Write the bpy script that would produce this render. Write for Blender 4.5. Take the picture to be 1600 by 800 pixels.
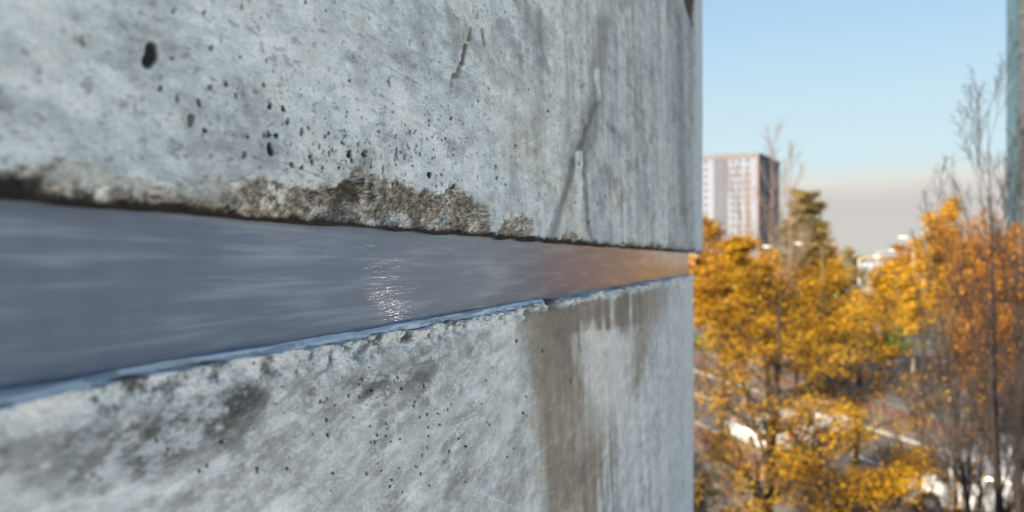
import bpy, math, random
import numpy as np
from mathutils import Vector, Matrix

for o in list(bpy.data.objects):
    bpy.data.objects.remove(o)
scene = bpy.context.scene
COL = scene.collection
R = math.radians

# ------------------------------------------------------------------ camera
H = 8.6                       # eye height above the street
FPX = 1400.0                  # focal length in pixels of a 1600 px wide picture
cam_data = bpy.data.cameras.new("camera")
cam_data.sensor_width = 36.0
cam_data.lens = 36.0 * FPX / 1600.0
cam_data.shift_y = 5.0 / 1600.0
cam_data.clip_start = 0.02
cam_data.clip_end = 6000
cam_data.dof.use_dof = True
cam_data.dof.focus_distance = 0.78
cam_data.dof.aperture_fstop = 6.8
cam = bpy.data.objects.new("camera", cam_data)
cam.location = (0, 0, H)
cam.rotation_euler = (R(90), 0, 0)
COL.objects.link(cam)
scene.camera = cam
scene.render.resolution_x = 1024
scene.render.resolution_y = 512

# ------------------------------------------------------------------ world, sun, exposure
SUN_EL = 21.0
sun_vec = Vector((-0.52, -0.85, 0)).normalized()     # horizontal direction towards the sun
world = bpy.data.worlds.new("World")
scene.world = world
world.use_nodes = True
nt = world.node_tree
nt.nodes.clear()
N = nt.nodes.new
L = nt.links.new
out = N('ShaderNodeOutputWorld')
bg = N('ShaderNodeBackground')
sky = N('ShaderNodeTexSky')
sky.sky_type = 'NISHITA'
sky.sun_disc = False
sky.sun_elevation = R(SUN_EL)
sky.sun_rotation = math.atan2(sun_vec.x, sun_vec.y)
sky.air_density = 1.25
sky.dust_density = 0.25
sky.ozone_density = 2.2
bg.inputs['Strength'].default_value = 0.057
tc = N('ShaderNodeTexCoord')
sep = N('ShaderNodeSeparateXYZ')
L(tc.outputs['Generated'], sep.inputs[0])
# a low bank of cloud all round the horizon, with a soft ragged top
mp = N('ShaderNodeMapping')
mp.inputs['Scale'].default_value = (2.2, 2.2, 9.0)
L(tc.outputs['Generated'], mp.inputs[0])
nz = N('ShaderNodeTexNoise')
nz.inputs['Scale'].default_value = 2.3
nz.inputs['Detail'].default_value = 5
L(mp.outputs[0], nz.inputs['Vector'])
def wmath(op, a, b=None, c=None):
    m = N('ShaderNodeMath'); m.operation = op
    for i, v in enumerate((a, b, c)):
        if v is None: continue
        if isinstance(v, (int, float)): m.inputs[i].default_value = v
        else: L(v, m.inputs[i])
    return m.outputs[0]
zz = wmath('MULTIPLY_ADD', nz.outputs[0], 0.030, sep.outputs[2])
def wramp(val, a, b, o0, o1):
    m = N('ShaderNodeMapRange'); m.interpolation_type = 'SMOOTHSTEP'
    m.inputs[1].default_value = a; m.inputs[2].default_value = b
    m.inputs[3].default_value = o0; m.inputs[4].default_value = o1
    L(val, m.inputs[0]); return m.outputs[0]
def wmix(fac, a, b, blend='MIX'):
    m = N('ShaderNodeMix'); m.data_type = 'RGBA'; m.blend_type = blend
    if isinstance(fac, (int, float)): m.inputs[0].default_value = fac
    else: L(fac, m.inputs[0])
    for k, v in ((6, a), (7, b)):
        if isinstance(v, tuple): m.inputs[k].default_value = (*v, 1)
        else: L(v, m.inputs[k])
    return m.outputs[2]
veil = wramp(sep.outputs[2], 0.05, 0.85, 0.95, 0.0)
veil_col = wmix(wramp(sep.outputs[2], 0.08, 0.36, 0.0, 1.0), (3.75, 4.75, 5.15), (2.0, 3.45, 5.0))          # thin bright veil low down
c1 = wmix(veil, sky.outputs[0], veil_col)
rim = wramp(zz, 0.088, 0.125, 0.75, 0.0)
c2 = wmix(rim, c1, (4.9, 4.5, 3.9))
bank = wramp(zz, 0.070, 0.101, 0.95, 0.0)
bank_col = wmix(wramp(zz, 0.02, 0.085, 0.0, 1.0), (3.75, 3.68, 3.5), (3.75, 3.6, 3.42))
c3 = wmix(bank, c2, bank_col)
L(c3, bg.inputs['Color'])
L(bg.outputs[0], out.inputs[0])

sun_data = bpy.data.lights.new("sun", 'SUN')
sun_data.energy = 4.9
sun_data.angle = R(0.5)
sun_data.color = (1.0, 0.86, 0.66)
sun = bpy.data.objects.new("sun", sun_data)
sv = Vector((sun_vec.x * math.cos(R(SUN_EL)), sun_vec.y * math.cos(R(SUN_EL)), math.sin(R(SUN_EL))))
sun.rotation_euler = sv.to_track_quat('Z', 'Y').to_euler()
sun.location = (0, 0, 60)
COL.objects.link(sun)

scene.view_settings.view_transform = 'Standard'
scene.view_settings.look = 'None'
scene.view_settings.gamma = 1
scene.view_settings.exposure = 1.55
scene.render.engine = 'CYCLES'
scene.cycles.max_bounces = 6

# ------------------------------------------------------------------ helpers
def link(o, parent=None):
    COL.objects.link(o)
    if parent is not None: o.parent = parent
    return o
def tag(o, label=None, cat=None, group=None, kind=None):
    if label: o['label'] = label
    if cat: o['category'] = cat
    if group: o['group'] = group
    if kind: o['kind'] = kind
    return o
def empty(name, loc, rz=0.0):
    o = bpy.data.objects.new(name, None)
    o.empty_display_size = 0.3
    o.location = loc; o.rotation_euler = (0, 0, rz)
    return link(o)
def mesh_obj(name, verts, faces, mat=None, parent=None, smooth=False):
    me = bpy.data.meshes.new(name)
    me.from_pydata([tuple(v) for v in verts], [], [tuple(f) for f in faces])
    me.update()
    if mat: me.materials.append(mat)
    if smooth: me.polygons.foreach_set('use_smooth', [True] * len(me.polygons))
    return link(bpy.data.objects.new(name, me), parent)
def mesh_np(name, verts, quads, mat=None, parent=None, smooth=False, attrs=None):
    """verts (n,3) float, quads (m,k) int"""
    me = bpy.data.meshes.new(name)
    n = len(verts); m, k = quads.shape
    me.vertices.add(n); me.vertices.foreach_set('co', verts.astype(np.float32).ravel())
    me.loops.add(m * k); me.loops.foreach_set('vertex_index', quads.astype(np.int32).ravel())
    me.polygons.add(m); me.polygons.foreach_set('loop_start', np.arange(0, m * k, k, dtype=np.int32))
    me.polygons.foreach_set('loop_total', np.full(m, k, dtype=np.int32))
    me.polygons.foreach_set('use_smooth', np.full(m, smooth, dtype=bool))
    me.update(calc_edges=True)
    if attrs:
        for nm, arr in attrs.items():
            if arr.ndim == 2:
                a = me.attributes.new(nm, 'FLOAT_COLOR', 'POINT')
                rgba = np.ones((n, 4), np.float32); rgba[:, :3] = arr
                a.data.foreach_set('color', rgba.ravel())
            else:
                a = me.attributes.new(nm, 'FLOAT', 'POINT')
                a.data.foreach_set('value', arr.astype(np.float32))
    if mat: me.materials.append(mat)
    return link(bpy.data.objects.new(name, me), parent)

class MB:
    """collects simple solids and links them as one mesh object"""
    def __init__(s): s.v = []; s.f = []
    def add(s, vs, fs):
        b = len(s.v); s.v += [tuple(v) for v in vs]; s.f += [tuple(i + b for i in f) for f in fs]; return s
    def box(s, x0, x1, y0, y1, z0, z1):
        return s.add([(x0,y0,z0),(x1,y0,z0),(x1,y1,z0),(x0,y1,z0),(x0,y0,z1),(x1,y0,z1),(x1,y1,z1),(x0,y1,z1)],
                     [(0,3,2,1),(4,5,6,7),(0,1,5,4),(1,2,6,5),(2,3,7,6),(3,0,4,7)])
    def tube(s, pts, rads, n=8, caps=True):
        pts = [Vector(p) for p in pts]; b = len(s.v); m = len(pts)
        up = None
        for i, p in enumerate(pts):
            d = (pts[min(i+1, m-1)] - pts[max(i-1, 0)])
            if d.length < 1e-9: d = Vector((0,0,1))
            d.normalize()
            if up is None: up = d.orthogonal().normalized()
            a = (up - d * up.dot(d))
            a = a.normalized() if a.length > 1e-6 else d.orthogonal().normalized()
            up = a; c = d.cross(a)
            for k in range(n):
                t = 2 * math.pi * k / n
                s.v.append(tuple(p + (a * math.cos(t) + c * math.sin(t)) * rads[i]))
        for i in range(m - 1):
            for k in range(n):
                k2 = (k + 1) % n
                s.f.append((b + i*n + k, b + i*n + k2, b + (i+1)*n + k2, b + (i+1)*n + k))
        if caps:
            s.f.append(tuple(b + k for k in reversed(range(n))))
            s.f.append(tuple(b + (m-1)*n + k for k in range(n)))
        return s
    def obj(s, name, mat, parent=None, smooth=False):
        return mesh_obj(name, s.v, s.f, mat, parent, smooth)

# ---- numpy lattice noise
_rs = np.random.RandomState(7)
_perm = _rs.permutation(65536).astype(np.int64)
def _h(ix, iy, seed):
    return _perm[(ix * 7919 + iy * 104729 + seed * 3571) & 65535] / 65535.0
def vnoise(x, y, seed=0):
    ix = np.floor(x).astype(np.int64); iy = np.floor(y).astype(np.int64)
    fx = x - ix; fy = y - iy
    fx = fx*fx*(3-2*fx); fy = fy*fy*(3-2*fy)
    a = _h(ix, iy, seed); b = _h(ix+1, iy, seed); c = _h(ix, iy+1, seed); d = _h(ix+1, iy+1, seed)
    return (a*(1-fx)+b*fx)*(1-fy) + (c*(1-fx)+d*fx)*fy
def fbm(x, y, octs=5, seed=0, gain=0.5, lac=2.03):
    t = np.zeros_like(x); amp = 1.0; tot = 0
    for i in range(octs):
        t += amp * vnoise(x, y, seed + i * 17); tot += amp
        x = (x * lac + 13.7); y = (y * lac + 5.3); amp *= gain
    return t / tot        # 0..1, mean .5
def sstep(a, b, x):
    t = np.clip((x - a) / (b - a + 1e-12), 0, 1); return t*t*(3-2*t)

# ---- materials
def new_mat(name):
    m = bpy.data.materials.new(name); m.use_nodes = True
    t = m.node_tree; t.nodes.clear()
    o = t.nodes.new('ShaderNodeOutputMaterial'); p = t.nodes.new('ShaderNodeBsdfPrincipled')
    t.links.new(p.outputs[0], o.inputs[0])
    return m, t, p, o
def ramp_node(t, stops):
    r = t.nodes.new('ShaderNodeValToRGB')
    while len(r.color_ramp.elements) > 1: r.color_ramp.elements.remove(r.color_ramp.elements[0])
    for i, (pos, c) in enumerate(stops):
        e = r.color_ramp.elements[0] if i == 0 else r.color_ramp.elements.new(pos)
        e.position = pos; e.color = (*c, 1)
    return r
def simple_mat(name, c1, c2=None, scale=3.0, rough=0.8, metal=0.0, bump=0.0, stretch=(1,1,1), detail=6, spec=None, coat=0):
    m, t, p, o = new_mat(name)
    c2 = c2 or tuple(v * 0.8 for v in c1)
    tcn = t.nodes.new('ShaderNodeTexCoord'); mpn = t.nodes.new('ShaderNodeMapping')
    mpn.inputs['Scale'].default_value = stretch
    t.links.new(tcn.outputs['Object'], mpn.inputs[0])
    n1 = t.nodes.new('ShaderNodeTexNoise'); n1.inputs['Scale'].default_value = scale; n1.inputs['Detail'].default_value = detail
    n1.inputs['Roughness'].default_value = 0.62
    t.links.new(mpn.outputs[0], n1.inputs['Vector'])
    r = ramp_node(t, [(0.3, c1), (0.7, c2)])
    t.links.new(n1.outputs[0], r.inputs[0]); t.links.new(r.outputs[0], p.inputs['Base Color'])
    p.inputs['Roughness'].default_value = rough; p.inputs['Metallic'].default_value = metal
    if coat: p.inputs['Coat Weight'].default_value = coat; p.inputs['Coat Roughness'].default_value = 0.08
    if bump:
        b = t.nodes.new('ShaderNodeBump'); b.inputs['Strength'].default_value = bump; b.inputs['Distance'].default_value = 0.02
        t.links.new(n1.outputs[0], b.inputs['Height']); t.links.new(b.outputs[0], p.inputs['Normal'])
    return m
def emit_mat(name, col, s):
    m, t, p, o = new_mat(name)
    p.inputs['Base Color'].default_value = (*col, 1)
    p.inputs['Emission Color'].default_value = (*col, 1); p.inputs['Emission Strength'].default_value = s
    return m

# ================================================================== THE CONCRETE WALL
TH = math.atan(414.0 / FPX)
SN, CS = math.sin(TH), math.cos(TH)
D = 0.28                                   # distance from lens to the wall plane
FLOOR = H - 1.5                            # terrace level
def s_of_px(px, d=D):
    t = (px - 800.0) / FPX
    return d * (CS + t * SN) / (SN - t * CS)
def depth_of_s(s, d=D): return d * SN + s * CS
Y0 = depth_of_s(s_of_px(0.0))
Z_TOP = 100.0 / FPX * Y0                   # soffit of the upper block, above the eye
Z_LOW = -230.0 / FPX * Y0                  # ledge of the lower block, below the eye
WALL = empty('concrete_wall', (-D * CS, D * SN, FLOOR), math.pi/2 - TH)
tag(WALL, 'long pale grey concrete wall split by a recessed steel band, chipped and streaked, in the foreground', 'wall')
ZO = H - FLOOR                             # local z of the eye

def concrete_material():
    m, t, p, o = new_mat('weathered_concrete')
    NN = t.nodes.new; LL = t.links.new
    at = NN('ShaderNodeAttribute'); at.attribute_name = 'pigment'
    tcn = NN('ShaderNodeTexCoord')
    n1 = NN('ShaderNodeTexNoise'); n1.inputs['Scale'].default_value = 45; n1.inputs['Detail'].default_value = 12; n1.inputs['Roughness'].default_value = 0.72
    mpc = NN('ShaderNodeMapping'); mpc.inputs['Scale'].default_value = (.45, 1, 1); mpc.inputs['Rotation'].default_value = (0, R(9), 0)
    LL(tcn.outputs['Object'], mpc.inputs[0]); LL(mpc.outputs[0], n1.inputs['Vector'])
    mr = NN('ShaderNodeMapRange'); mr.inputs[1].default_value = 0.33; mr.inputs[2].default_value = 0.67
    mr.inputs[3].default_value = 0.74; mr.inputs[4].default_value = 1.2
    LL(n1.outputs[0], mr.inputs[0])
    mx = NN('ShaderNodeMix'); mx.data_type = 'RGBA'; mx.blend_type = 'MULTIPLY'; mx.inputs[0].default_value = 1
    LL(at.outputs['Color'], mx.inputs[6]); LL(mr.outputs[0], mx.inputs[7])
    # fine sand grain
    n2 = NN('ShaderNodeTexNoise'); n2.inputs['Scale'].default_value = 650; n2.inputs['Detail'].default_value = 3
    LL(mpc.outputs[0], n2.inputs['Vector'])
    mr2 = NN('ShaderNodeMapRange'); mr2.inputs[1].default_value = 0.3; mr2.inputs[2].default_value = 0.7
    mr2.inputs[3].default_value = 0.82; mr2.inputs[4].default_value = 1.14
    LL(n2.outputs[0], mr2.inputs[0])
    mx2 = NN('ShaderNodeMix'); mx2.data_type = 'RGBA'; mx2.blend_type = 'MULTIPLY'; mx2.inputs[0].default_value = 1
    LL(mx.outputs[2], mx2.inputs[6]); LL(mr2.outputs[0], mx2.inputs[7])
    LL(mx2.outputs[2], p.inputs['Base Color'])
    ro = NN('ShaderNodeAttribute'); ro.attribute_name = 'gloss'
    mr3 = NN('ShaderNodeMapRange'); mr3.inputs[3].default_value = 0.78; mr3.inputs[4].default_value = 0.42
    LL(ro.outputs['Fac'], mr3.inputs[0]); LL(mr3.outputs[0], p.inputs['Roughness'])
    b = NN('ShaderNodeBump'); b.inputs['Strength'].default_value = 0.35; b.inputs['Distance'].default_value = 0.0012
    LL(n1.outputs[0], b.inputs['Height']); LL(b.outputs[0], p.inputs['Normal'])
    return m
M_CONC = concrete_material()

def seg_dist(x, y, pts):
    """distance to a polyline and the parameter along it"""
    best = np.full(x.shape, 1e9); par = np.zeros_like(x); n = len(pts) - 1
    for i in range(n):
        ax, ay = pts[i]; bx, by = pts[i+1]
        dx, dy = bx-ax, by-ay; q = dx*dx+dy*dy
        tt = np.clip(((x-ax)*dx + (y-ay)*dy)/q, 0, 1)
        dd = np.hypot(x-ax-tt*dx, y-ay-tt*dy)
        w = dd < best
        best = np.where(w, dd, best); par = np.where(w, (i+tt)/n, par)
    return best, par
def lerp(a, b, f): return a * (1 - f[..., None]) + np.array(b) * f[..., None]

rng = np.random.RandomState(11)
HOLES_UP = [(236,87,12,19,1),(299,187,7,9,.55),(330,75,4,6,.5),(251,138,4,5,.7),(277,155,4,5,.6),(311,161,4,6,.7),(320,204,3.5,5,.9),
 (329,136,4,6,.5),(354,131,3,5,.8),(422,166,3.5,6,1),(443,170,3.5,5.5,1),(450,190,3,6,.8),(420,209,3,5,1),(432,212,3.5,5.5,1),(413,211,2,4,.8),
 (473,206,3,6,1),(423,234,5.5,11,1),(382,242,4,6,.6),(457,257,3,5.5,1),(473,261,2.5,4,1),(486,245,2.5,4.5,1),(489,253,2.5,4,1),
 (546,241,4,7,1),(550,250,2.5,5,1),(514,208,2,3,1),(515,239,2,4,1),(520,234,2,4,1),(547,126,2,3,1),(387,214,2.5,3,.9),(270,91,3,3,.7),
 (130,65,5,10,.25),(369,149,2.5,4,.6),(413,132,3,4,.7),(417,94,2,3,.7),(376,89,2,3,.7),(380,10,2,6,.8),(478,2,2,4,.8),(320,19,3,3,.7),(272,17,4,6,.3),
 (608,128,2.5,3.5,.7),(569,240,3,6,1),(622,239,2.5,9,1),(672,273,3.5,6.5,1),(714,291,2.2,7,1),(581,259,2,5,1),(642,206,2,3,1),
 (705,185,2,3,1),(697,216,1.6,3,1),(776,260,1.8,4,1),(777,278,1.8,3,1),(791,288,1.5,3,.9),(806,227,1.8,2.5,1),(857,173,1.8,2.5,1),
 (748,157,2,3,.6),(826,140,1.5,2,.7),(921,347,2,4,1),(634,245,1.8,4,1),(657,240,1.5,3,1),(560,226,1.6,3,1),(600,262,1.8,4,1),(535,222,2,4,1),
 (500,228,2,4,1),(530,262,2,3,1),(505,262,2,3,1),(593,205,1.5,3,1),(540,212,1.5,3,1),(652,228,1.3,2.5,1),(683,291,1.3,3,.9),(691,287,1.3,3,1)]
for i in range(150):
    x = rng.normal(580, 85); y = rng.normal(232, 34)
    if 380 < x < 900 and 60 < y < 330: HOLES_UP.append((x, y, rng.uniform(.7, 1.5), rng.uniform(1.1, 3.0), rng.uniform(.5, 1)))
for i in range(150):
    HOLES_UP.append((rng.uniform(180, 1000), rng.uniform(0, 330), rng.uniform(.6, 1.4), rng.uniform(1., 2.6), rng.uniform(.3, .8)))
HOLES_LO = []
for i in range(75):
    HOLES_LO.append((rng.normal(600, 110), rng.uniform(560, 770), rng.uniform(1.0, 2.3), rng.uniform(1.2, 2.8), rng.uniform(.5, 1)))
for x, y, r in [(246,688,2.5),(263,702,2.5),(346,690,2.5),(313,736,2.5),(325,728,2.5),(402,732,2.5),(403,737,2),(450,732,2.5),(513,680,2.5),(511,656,2.2),(501,627,2.2),(545,618,2),
                (580,610,2),(627,607,2),(662,603,2),(586,691,2),(590,680,2),(848,548,1.8),(893,595,1.8),(808,532,2),(823,620,1.6),(700,640,1.6),(610,760,2),(573,740,2)]:
    HOLES_LO.append((x, y, r, r * 1.4, 1))

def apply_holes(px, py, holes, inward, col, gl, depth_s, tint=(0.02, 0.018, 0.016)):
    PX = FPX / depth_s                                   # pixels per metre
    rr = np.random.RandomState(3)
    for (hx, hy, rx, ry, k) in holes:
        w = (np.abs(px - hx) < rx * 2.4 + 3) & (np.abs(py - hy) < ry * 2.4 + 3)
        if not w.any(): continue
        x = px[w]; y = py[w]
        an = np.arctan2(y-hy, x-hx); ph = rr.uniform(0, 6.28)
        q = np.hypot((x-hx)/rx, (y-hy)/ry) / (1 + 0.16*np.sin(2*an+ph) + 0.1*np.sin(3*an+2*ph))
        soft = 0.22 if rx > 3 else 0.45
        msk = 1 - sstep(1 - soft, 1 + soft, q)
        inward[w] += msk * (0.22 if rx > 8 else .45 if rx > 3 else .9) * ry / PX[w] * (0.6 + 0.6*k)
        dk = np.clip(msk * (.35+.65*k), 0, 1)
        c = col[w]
        t_ = np.array(tint) if k > 0.6 else np.array((0.12, 0.08, 0.055))  # deeper holes: inner shade painted near-black; weaker ones are brown
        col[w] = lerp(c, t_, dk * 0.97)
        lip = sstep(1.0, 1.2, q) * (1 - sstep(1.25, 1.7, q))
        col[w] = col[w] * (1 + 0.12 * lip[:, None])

def base_fields(S, Z, px, py, seed):
    """broad mottling, streaks and grain in the plane of the wall"""
    n0 = fbm(S*2.1, Z*1.7, 4, seed)
    n1 = fbm(S*6 + Z*3, Z*13, 7, seed+1, 0.66)
    n2 = fbm(S*26, Z*70, 7, seed+2, 0.72)
    n3 = fbm(S*30 + Z*6, Z*3.2, 5, seed+3, 0.6)          # water streaks
    return n0, n1, n2, n3
BASE = np.array((0.70, 0.77, 0.785))

def px_of(S, Z, inw=0.0):
    d = D + inw
    X = -d*CS + S*SN; Yd = d*SN + S*CS
    return 800 + FPX*X/Yd, 405 - FPX*Z/Yd, Yd

def contrast(col, g=1.5):
    lum = np.clip(col.mean(-1, keepdims=True), .02, 2)
    return np.clip(col * (lum/.72)**(g-1), 0.008, 0.88)

def upper_fields(S, Z, px, py, Yd):
    n0, n1, n2, n3 = base_fields(S, Z, px, py, 40)
    far = sstep(650, 950, px)
    tone = 1 + (n1-.5)*0.5 + (n2-.5)*0.85 + (n3-.5)*(0.25 + 0.65*far) + (n0-.5)*0.3
    col = BASE[None, None] * tone[..., None]
    col = lerp(col, (0.56, 0.58, 0.56), 0.55*far*(0.6+0.8*(n1-.2)))
    # buff warmth and pale crust patches
    warm = sstep(.52, .66, fbm(S*7, Z*8, 4, 77)); col = col * (1 + warm[..., None]*np.array((.06, .015, -.05)))
    pale = sstep(.5, .7, fbm(S*8+3, Z*22, 7, 78, .68)) * (1-.6*far); col = lerp(col, (0.78, 0.84, 0.86), pale*0.5)
    dark = sstep(.55, .72, fbm(S*9+9, Z*21, 7, 79, .68)); col = col * (1 - 0.25*dark[..., None])
    # darker speckle
    sp = sstep(.66, .76, fbm(S*150, Z*300, 3, 80, .6)); col = col * (1 - 0.28*sp[..., None])
    inw = (n1-.5)*0.0022 + (n2-.5)*0.0012
    gl = np.zeros_like(px)
    # shiny dark drip lines and white runs
    jit = (fbm(S*40, Z*40, 3, 5)-.5)*8 + (fbm(Z*26, Z*0+.7, 4, 6, .6)-.5)*14
    for pts, w0, k in [([(936,150),(918,195),(893,262),(872,335),(858,374)], 7, .24), ([(944,10),(938,100),(926,190),(900,250)], 19, .22), ([(908,232),(914,300),(918,345),(926,382)], 5, .26), ([(893,240),(890,280),(876,340),(866,372)], 6, .15),
                       ([(880,150),(884,210),(876,260)], 6, .10), ([(800,150),(803,250),(800,300)], 7, .09), ([(842,0),(846,110),(838,240)], 8, .09),
                       ([(990,60),(1000,170),(1003,330)], 10, .08), ([(1060,0),(1064,170),(1068,330)], 8, .16), ([(1042,60),(1046,210)], 6, .10),
                       ([(650,0),(658,60),(664,120)], 12, .10), ([(640,20),(645,60)], 8, .12)]:
        d_, p_ = seg_dist(px+jit*.6, py, pts)
        m_ = (1 - sstep(w0*.2, w0*(0.9+.4*p_), d_)) * sstep(0, .12, p_+.02) * (0.5+1.0*n2)
        col = col * (1 - np.clip(k*1.5*m_, 0, .8)[..., None]); gl = np.maximum(gl, m_*.4)
    for pts, w0, k in [([(935,105),(935,152)], 7, 1.), ([(903,234),(904,268)], 8, 1.2), ([(905,268),(903,330),(902,372)], 6, .9), ([(902,372),(896,385)],9,.4)]:
        d_, p_ = seg_dist(px+jit*.6, py+jit*.2, pts)
        m_ = (1 - sstep(w0*.3, w0, d_)) * (0.35+1.1*n2)
        m_ = np.clip(m_*1.3, 0, 1)*(.35+.65*sstep(.40, .54, fbm(S*60, Z*70, 5, 171, .7)+.08))*sstep(-.02, .14, p_)*(1-.6*sstep(.75, 1, p_)); col = lerp(col, (0.86, 0.90, 0.86), np.clip(m_*k, 0, 1)); inw -= m_*0.002*k
    # the bulged drip area between them, slightly lighter
    m_ = sstep(0,1,1-np.abs(px-(893-(385-py)*0.02))/ (10+np.clip(py-280,0,110)*.22)) * sstep(300, 360, py) * (1-sstep(395,400,py))
    col = lerp(col, (0.66, 0.66, 0.61), m_*.5)
    # rust flecks
    for pts, w0, k in [([(736,45),(733,62)],4,.6),([(729,72),(723,98)],4.5,.7),([(719,98),(713,118)],5,.6),([(709,115),(706,135)],3.5,.45),([(755,47),(756,70)],3.5,.55),
                       ([(748,22),(749,30)],2.5,.4),([(608,120),(608,132)],3,.5)]:
        d_, p_ = seg_dist(px+jit*.5, py+jit*.5, pts)
        m_ = np.clip((1 - sstep(w0*.4, w0*1.1, d_)) * (n2*2.1-.2), 0, 1)
        col = lerp(col, (0.20, 0.13, 0.10), m_*k*1.2); inw += m_*0.0016
    d_, p_ = seg_dist(px, py, [(1075,-30),(1078,10),(1081,40)])
    m_ = (1 - sstep(8, 10.5, d_ + 9*sstep(.2, 1, p_)*.9 + jit*.2)); col = lerp(col, (0.14, 0.055, 0.035), m_*.97); inw += m_*.004
    m_ = sstep(1085, 1089, px); col = lerp(col, (0.72, 0.78, 0.82), m_*.7)  # far edge paled in the colour, like a corner catching sky light
    m_ = sstep(1044, 1050, px)*(1-sstep(1080,1085,px)); col = col*(1-.14*m_[...,None])  # darker line beside it: occlusion shade put into the colour
    # scratches
    rs = np.random.RandomState(21)
    scr = [((575,88),(660,135),-.2),((580,150),(745,236),.22),((400,238),(560,298),-.25),((500,240),(600,290),-.3),((486,90),(565,130),-.2),((560,5),(600,32),-.25),
           ((250,262),(330,300),-.3),((300,215),(420,262),-.12),((440,55),(500,25),-.12),((0,100),(110,101),-.14),((585,175),(700,195),.14),((690,120),(760,160),-.18),((110,262),(300,300),-.18)]
    for i in range(80):
        x0 = rs.uniform(30, 950); y0 = rs.uniform(0, 330); ln = rs.uniform(20, 95); sl = rs.choice([rs.normal(.45, .1), rs.normal(.2,.25), -rs.uniform(.2,.9)], p=[.6,.3,.1])
        scr.append(((x0, y0), (x0+ln, y0+ln*sl), rs.choice([-1, 1])*rs.uniform(.07, .2)))
    for a, b, k in scr:
        x0, x1 = min(a[0], b[0])-4, max(a[0], b[0])+4; y0, y1 = min(a[1], b[1])-4, max(a[1], b[1])+4
        w = (px > x0) & (px < x1) & (py > y0) & (py < y1)
        if not w.any(): continue
        d_, p_ = seg_dist(px[w] , py[w] + (n2[w]-.5)*5, [a, b])
        m_ = (1 - sstep(.4, 1.5, d_)) * np.sin(np.clip(p_, 0, 1)*math.pi)**.5 * (.3+1.2*n2[w])
        col[w] = col[w] * (1 + k*m_[:, None]); inw[w] += np.maximum(-k, 0)*m_*.0006
    # broken lower arris: brown exposed aggregate
    bx = [-200,0,40,70,100,140,180,230,260,300,340,380,410,450,490,515,540,560,575,600,620,660,695,702,712,722,735,755,764,770,778,786,797,812,826,834,840,868,880,905,925,955,965,990,1012,1030,1050,1075,1100]
    by = [262,262,262,258,252,258,272,284,292,291,284,283,284,292,300,294,276,265,272,284,288,298,302,292,284,300,306,318,322,366,368,346,338,335,337,350,386,386,368,366,392,392,379,378,388,379,388,412,412]
    top = np.interp(px, bx, by) + (fbm(S*60, Z*60, 5, 8, .62)-.5)*34 + (fbm(S*130+5, Z*150, 4, 9, .7)-.5)*16
    sp_ = sstep(-2.5, 2.5, py - top)
    na = fbm(S*52, Z*75, 7, 91, .74); nb = fbm(S*150, Z*190, 6, 92, .74); nc = fbm(S*14, Z*30, 4, 93)
    nd = fbm(S*300, Z*380, 4, 96, .7)
    agg = np.zeros(px.shape+(3,)) + np.array((0.44, 0.40, 0.335))
    agg = lerp(agg, (0.70, 0.69, 0.65), sstep(.42, .62, na*.6+nc*.4)*.8)
    agg = lerp(agg, (0.52, 0.58, 0.62), sstep(.52, .70, nc)*.55)
    agg = lerp(agg, (0.30, 0.24, 0.15), sstep(.50, .66, fbm(S*20+4, Z*44, 5, 95, .7))*.6)
    agg = lerp(agg, (0.30, 0.17, 0.11), sstep(.62,.74, fbm(S*24, Z*40, 5, 94, .7))*.6)
    agg = agg*(1 + np.clip((nb-.5)*3.2, -.85, 1.0)[..., None])*(1 + np.clip((nd-.5)*2.0, -.7, .8)[..., None])
    agg = lerp(agg, (0.03, 0.022, 0.016), sstep(.57, .66, nb)*(1-sstep(.46,.6,na))*.9)
    pits = sstep(.56, .66, fbm(S*16+7, Z*40, 6, 97, .72) + .10*sstep(8, 0, (405 - FPX*Z_TOP/Yd) - py - 6))
    agg = lerp(agg, (0.03, 0.022, 0.018), pits*.9*(1-sstep(500, 620, px)))
    agg = lerp(agg, (0.03, 0.022, 0.018), (1-sstep(25, 85, px + (na-.5)*120))*sstep(262, 285, py+(nb-.5)*26))
    paleleft = sstep(60, 110, px)*(1-sstep(330, 400, px)) * (1 - sstep(-10, 14, py - np.interp(px, [60, 150, 330], [285, 290, 306]) + (na-.5)*40))
    agg = lerp(agg, (0.66, 0.72, 0.74), np.clip(paleleft*.95*(.3+1.2*n2), 0, 1))
    col = lerp(col, agg, sp_*.95) if False else col*(1-sp_[...,None]*.96) + agg*(sp_[...,None]*.96)
    rim = np.exp(-((py-top)/2.5)**2) * sstep(.45, .6, nb) ; col = col*(1-.45*rim[...,None])
    dep = Yd/0.6
    inw += sp_ * (0.0022 + 0.0058*np.clip((py-top)/50, 0, 1) + (na-.5)*0.009 + (nb-.5)*0.0045 + (nd-.5)*.002 + pits*.003) * np.clip(dep, .45, 2.2)
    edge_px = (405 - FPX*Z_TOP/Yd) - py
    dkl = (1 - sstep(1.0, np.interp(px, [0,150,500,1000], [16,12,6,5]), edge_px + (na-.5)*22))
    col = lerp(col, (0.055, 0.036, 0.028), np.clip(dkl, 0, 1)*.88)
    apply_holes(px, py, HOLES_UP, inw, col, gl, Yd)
    return contrast(col), inw, gl

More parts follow.
